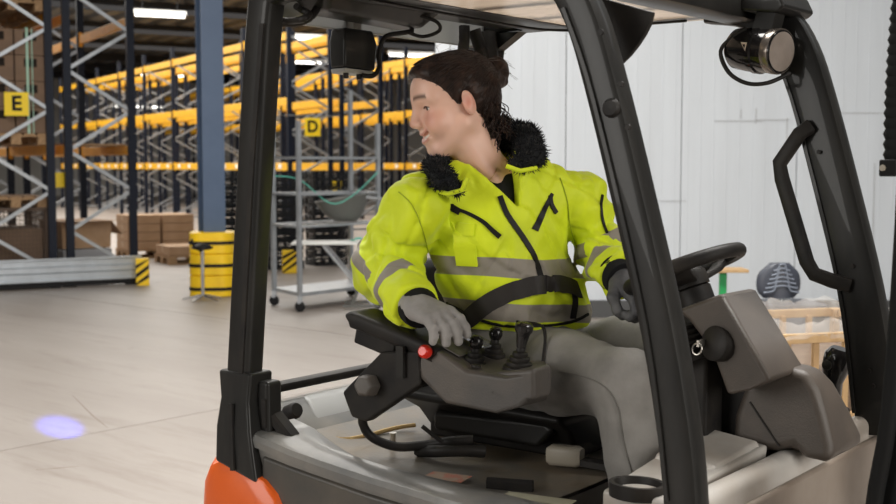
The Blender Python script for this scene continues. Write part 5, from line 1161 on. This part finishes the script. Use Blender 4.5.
def hit(fn, px, py, off=0.0, t0=2.3, t1=3.4):
    r = A3(ray(px, py)); o = A3((0, 0, CAM_H)); t = t0 / r[1]
    for _ in range(70):
        d = fn((o + r * t).reshape(1, 3))[0]
        if d < 0.0008: break
        t += d * 0.6
        if t * r[1] > t1: return None
    p = o + r * t; g = np.array([fn((p + e_).reshape(1, 3))[0] - fn((p - e_).reshape(1, 3))[0] for e_ in np.eye(3) * 0.004]); n = g / (np.linalg.norm(g) + 1e-9)
    return p + n * off, n
def ribbon(name, pix, wd, th, m, parent, fn=None, off=0.001, sub=4, wds=None, abs_parent_base=True, sm=60):
    fn = fn or jacket_sdf
    pp = spline([Vector((a, b, 0)) for a, b in pix], sub); H = [hit(fn, p.x, p.y, off) for p in pp]; H = [h for h in H if h is not None]
    if len(H) < 2: print('RIBBON MISS', name, pix[0]); return MB().box((0, 0, 1.2), (0.01,) * 3).build(name, m, parent)
    P = [Vector(h[0]) for h in H]; rg = []
    for i in range(len(P)):
        t = (P[min(i + 1, len(P) - 1)] - P[max(i - 1, 0)]).normalized(); n = Vector(H[i][1]); s = n.cross(t).normalized(); n = t.cross(s).normalized() if n.dot(t.cross(s)) > 0 else -t.cross(s).normalized()
        w_ = wd * (wds(i / (len(P) - 1)) if wds else 1)
        rg.append([p - Vector(base) for p in (P[i] - s * w_ / 2 - n * th, P[i] + s * w_ / 2 - n * th, P[i] + s * w_ / 2 + n * th, P[i] - s * w_ / 2 + n * th)])
    return MB().loft(rg).build(name, m, parent, smooth=sm)
ribbon('zip', [(500, 196), (507, 214), (522, 236), (534, 256), (541, 277)], 0.013, 0.003, zipm, jacket)
ribbon('zip', [(571, 286), (575, 300), (573, 318)], 0.015, 0.003, zipm, jacket)
ribbon('pocket_zip', [(452, 208), (465, 212), (482, 221), (492, 230), (500, 237)], 0.010, 0.003, zipm, jacket, wds=lambda t: 0.7 + 0.6 * t)
ribbon('zip_tab', [(451, 207), (460, 212)], 0.016, 0.004, zipm, jacket)
ribbon('pocket_zip', [(552, 194), (546, 206), (541, 217), (535, 230)], 0.013, 0.003, zipm, jacket, wds=lambda t: 0.6 + 0.7 * t)
ribbon('zip_tab', [(550, 196), (551, 204), (556, 213)], 0.010, 0.004, zipm, jacket)
ribbon('sleeve_zip', [(602, 195), (601, 207), (603, 222), (607, 233)], 0.006, 0.003, zipm, jacket)
ribbon('hem_edge', [(442, 300), (470, 315), (500, 325), (540, 326), (570, 322), (588, 314)], 0.006, 0.003, zipm, jacket)
ribbon('pocket_flap', [(452, 227), (463, 229), (474, 230)], 0.030, 0.004, jackm, jacket, off=0.0)
ribbon('pocket', [(464, 234), (465, 250), (467, 266)], 0.056, 0.003, jackm, jacket, off=-0.0008)
ribbon('seam', [(399, 192), (412, 205), (422, 228), (428, 252)], 0.0022, 0.0012, mat('dark_seam_thread', (0.36, 0.44, 0.01), 0.8), jacket)  # seam line in a darker yellow-green
ribbon('seam', [(560, 178), (567, 200), (570, 225), (577, 248)], 0.0022, 0.0012, MATS['dark_seam_thread'], jacket)
for o in jacket.children:
    if o.name.startswith('pocket') and 'zip' not in o.name: vattr(o.data, 'band', [-1.0] * len(o.data.vertices))

# ---- fur collar: padded roll with tufts
cp = [J(458, 190, 2.885), J(444, 181, 2.895), J(435, 170, 2.95), J(444, 160, 3.08), J(470, 146, 3.14), J(500, 134, 3.14), J(524, 140, 3.07), J(532, 156, 2.99), J(516, 165, 2.93)]
cr_ = [0.014, 0.026, 0.028, 0.028, 0.036, 0.040, 0.040, 0.032, 0.016]
def collar_sdf(P):
    d = cap(P, cp[0], cp[1], cr_[0], cr_[1])
    for i in range(1, len(cp) - 1): d = smin(d, cap(P, cp[i], cp[i + 1], cr_[i], cr_[i + 1]), 0.012)
    return d + 0.004 * wav(P, 70)
collar = part('fur_collar', collar_sdf, (-0.12, 2.82, 1.50), (0.27, 3.24, 1.76), 0.007, furm)
cme = collar.data; nv_ = len(cme.vertices); co = np.empty(nv_ * 3); no = np.empty(nv_ * 3)
cme.vertices.foreach_get('co', co); cme.vertices.foreach_get('normal', no); co = co.reshape(-1, 3); no = no.reshape(-1, 3)
tv = []; tf = []
for k in range(5200):
    i = rs.randint(nv_); n = no[i] + rs.normal(size=3) * 0.45; n /= np.linalg.norm(n); L_ = rs.uniform(0.008, 0.017); s_ = np.cross(n, rs.normal(size=3)); s_ = s_ / np.linalg.norm(s_) * 0.0016; u_ = np.cross(n, s_)
    c0 = co[i] - no[i] * 0.002; bend = rs.normal(size=3) * 0.003; o_ = len(tv); mid = c0 + n * L_ * 0.55 + bend * 0.5
    tv += [c0 + s_, c0 - s_ * 0.5 + u_ * 0.9, c0 - s_ * 0.5 - u_ * 0.9, mid + s_ * 0.7, mid - s_ * 0.35 + u_ * 0.6, mid - s_ * 0.35 - u_ * 0.6, c0 + n * L_ + bend]
    tf += [(o_, o_ + 1, o_ + 4, o_ + 3), (o_ + 1, o_ + 2, o_ + 5, o_ + 4), (o_ + 2, o_, o_ + 3, o_ + 5), (o_ + 3, o_ + 4, o_ + 6), (o_ + 4, o_ + 5, o_ + 6), (o_ + 5, o_ + 3, o_ + 6)]
fm_ = bpy.data.meshes.new('fur'); fm_.from_pydata([tuple(v) for v in tv], [], tf); tag(link('fur', fm_, furm, collar), kind='stuff')
lap = MB().tube([Vector(J(*p)) - Vector(base) for p in ((434, 190, 2.90), (448, 194, 2.875), (462, 190, 2.865), (467, 178, 2.87))], 0.006, 6).build('collar_edge', jackm, jacket, smooth=60); vattr(lap.data, 'band', [-1.0] * len(lap.data.vertices))
lap = MB().tube([Vector(J(*p)) - Vector(base) for p in ((506, 166, 2.90), (520, 171, 2.90), (536, 168, 2.94))], 0.006, 6).build('collar_edge', jackm, jacket, smooth=60); vattr(lap.data, 'band', [-1.0] * len(lap.data.vertices))

# ---- jeans
cro = J(545, 372, 3.0)
def jeans_sdf(P):
    d = smin(ell(P, pel, (0.185, 0.15, 0.12), RT), ell(P, hemc - UP * 0.03, (0.165, 0.14, 0.09), RT), 0.03)
    for a, k_, n_, r0, r1 in ((hipR, knR, anR, 0.110, 0.076), (hipL, knL, anL, 0.098, 0.070)):
        mid = (a + k_) / 2 + UP * 0.004
        s = smin(cap(P, a, mid, r0, 0.098), cap(P, mid, k_, 0.098, r1), 0.03); s = smin(s, cap(P, k_, n_, r1, 0.066), 0.035)
        t = seg_t(P, a, k_); t2 = seg_t(P, k_, n_); kk = np.exp(-(np.linalg.norm(P - k_, axis=1) / 0.10) ** 2); hh = np.exp(-(np.linalg.norm(P - a, axis=1) / 0.16) ** 2)
        s = s + 0.0045 * kk * np.sin(t2 * 26 + 2 * wav(P, 15)) + 0.006 * hh * np.sin(t * 22 + 2 * wav(P, 12, 5, 3)) + 0.003 * wav(P, 32, 6, 11) + 0.0016 * wav(P, 80, 5, 5)
        d = smin(d, s, 0.03)
    return np.maximum(d, (P[:, 2] - hemc[2] - 0.06))
jeans = part('jeans', jeans_sdf, (-0.10, 2.46, 0.56), (0.84, 3.34, 1.32), 0.0075, jeanm)
ribbon('seam', [(560, 372), (585, 377), (606, 388), (618, 408), (623, 440), (634, 480)], 0.0025, 0.0015, mat('denim_seam', (0.16, 0.15, 0.135), 0.8), jeans, jeans_sdf)
for an, k_ in ((anR, knR), (anL, knL)):
    f = A3((0.79, -0.613, 0)); pts = [an + UP * 0.02, an - UP * 0.045, an - UP * 0.06 + f * 0.12, an - UP * 0.07 + f * 0.2]
    part('boot', lambda P, pts=pts: smax(smin(smin(cap(P, pts[0], pts[1], 0.055, 0.052), cap(P, pts[1], pts[2], 0.05, 0.045), 0.03), cap(P, pts[2], pts[3], 0.045, 0.035), 0.02), -(P[:, 2] - (an[2] - 0.095)), 0.01), an - 0.16, an + A3((0.28, 0.12, 0.12)) + A3((0, 0.05, 0)), 0.01, blackc)

# ---- gloved hands and knit cuffs
def hand(name, wrist, xdir, up, curls, thumb, sc=1.0, spread=0.0, left=False):
    x = A3(xdir); x /= np.linalg.norm(x); z = A3(up) - x * (A3(up) @ x); z /= np.linalg.norm(z); y = np.cross(z, x) * (-1 if left else 1); R = np.stack([x, y, z], 1)
    prim = []
    for i, (y0, ln_, r) in enumerate(((0.033, 0.066, 0.0118), (0.011, 0.072, 0.0122), (-0.0115, 0.066, 0.0118), (-0.033, 0.054, 0.0108))):
        p = A3((0.078, y0, 0.003)); a = 0.0; pts = [p]
        for sgl, cu in zip((0.46, 0.31, 0.23), curls[i]):
            a += math.radians(cu); p = p + A3((math.cos(a), y0 * spread * 4, -math.sin(a))) * ln_ * sgl; pts.append(p)
        for k in range(3): prim.append((pts[k], pts[k + 1], r * (1 - 0.06 * k), r * (1 - 0.06 * (k + 1)), 0.004, i))
        prim.append((A3((0.025, y0 * 0.7, 0.0)), pts[0], 0.015, r * 1.08, 0.012, -1))
    tp_ = [A3(t) for t in thumb]
    for k in range(len(tp_) - 1): prim.append((tp_[k], tp_[k + 1], 0.0145 - 0.002 * k, 0.0125 - 0.0015 * k, 0.01, -1))
    def f(P):
        q = ((P - wrist) @ R) / sc
        d = smin(ell(q, (0.045, 0, 0), (0.050, 0.041, 0.018)), cap(q, (-0.016, 0, -0.002), (0.02, 0, 0), 0.025, 0.029), 0.02)
        pm = [p for p in prim if p[5] == -1]
        for a, b, r0, r1, k, i in pm: d = smin(d, cap(q, a, b, r0, r1), k)
        for fi in range(4):
            g = None
            for a, b, r0, r1, k, i in prim:
                if i != fi: continue
                c_ = cap(q, a, b, r0, r1); g = c_ if g is None else smin(g, c_, 0.004)
            d = smin(d, g, 0.0035)
        return (d + 0.0006 * wav(q, 180)) * sc
    return part(name, f, wrist - 0.17, wrist + 0.17, 0.003, glovem), f
xR = A3((0.64, -0.68, -0.22)); handR, fR = hand('glove', J(414, 305, 2.775), xR, (0.20, -0.42, 0.90), [(12, 26, 22), (18, 30, 24), (24, 34, 26), (32, 40, 28)], [(0.012, 0.03, -0.008), (0.045, 0.055, -0.018), (0.075, 0.058, -0.028), (0.092, 0.050, -0.034)], 1.10, 0.12)
xL = A3((0.45, -0.60, -0.55)); handL, fL = hand('glove', J(622, 277, 2.835), xL, (0.55, -0.55, 0.62), [(35, 70, 60), (38, 72, 60), (40, 74, 60), (42, 76, 60)], [(0.015, 0.03, -0.008), (0.045, 0.052, -0.022), (0.070, 0.045, -0.040), (0.078, 0.028, -0.050)], 1.05, left=True)
handL.data.materials[0] = mat('black_grey_glove', (0.045, 0.045, 0.05), 0.6, col2=(0.13, 0.13, 0.13), scale=12)
def cuff(a, b, r0, r1, name='cuff'):
    ax_ = Vector(b - a); n = 10; prof = []
    for k in range(n + 1):
        t = k / n; prof.append(((r0 + (r1 - r0) * t) * (1.0 if k % 2 else 0.965), t * ax_.length))
    me_ = MB().lathe(prof, 28, axisM(Vector(a - base), ax_)); return me_.build(name, ribm, jacket, smooth=50)
dR_ = (wrR - elR) / np.linalg.norm(wrR - elR); dL_ = (wrL - elL) / np.linalg.norm(wrL - elL)
cuff(wrR - dR_ * 0.04, J(422, 311, 2.770), 0.056, 0.045); cuff(wrL - dL_ * 0.03, J(624, 280, 2.825), 0.050, 0.043)
# necklace
ribbon('necklace', [(497, 168), (493, 176), (486, 183), (480, 186)], 0.0014, 0.0007, mat('gold_chain', (0.6, 0.42, 0.2), 0.3, 1.0), person, body_sdf, 0.0012)

# ---- seat belt of the forklift, lying over the jacket
def both(P): return np.minimum(jacket_sdf(P), jeans_sdf(P))
bl_ = ribbon('seat_belt', [(458, 330), (470, 318), (485, 306), (503, 296), (525, 288), (548, 284), (566, 286), (578, 291)], 0.046, 0.0016, beltm, None, both, 0.006, 5)
wm = Matrix.Translation(Vector(base)); bl_.data.transform(FMI @ wm); bl_.parent = fk
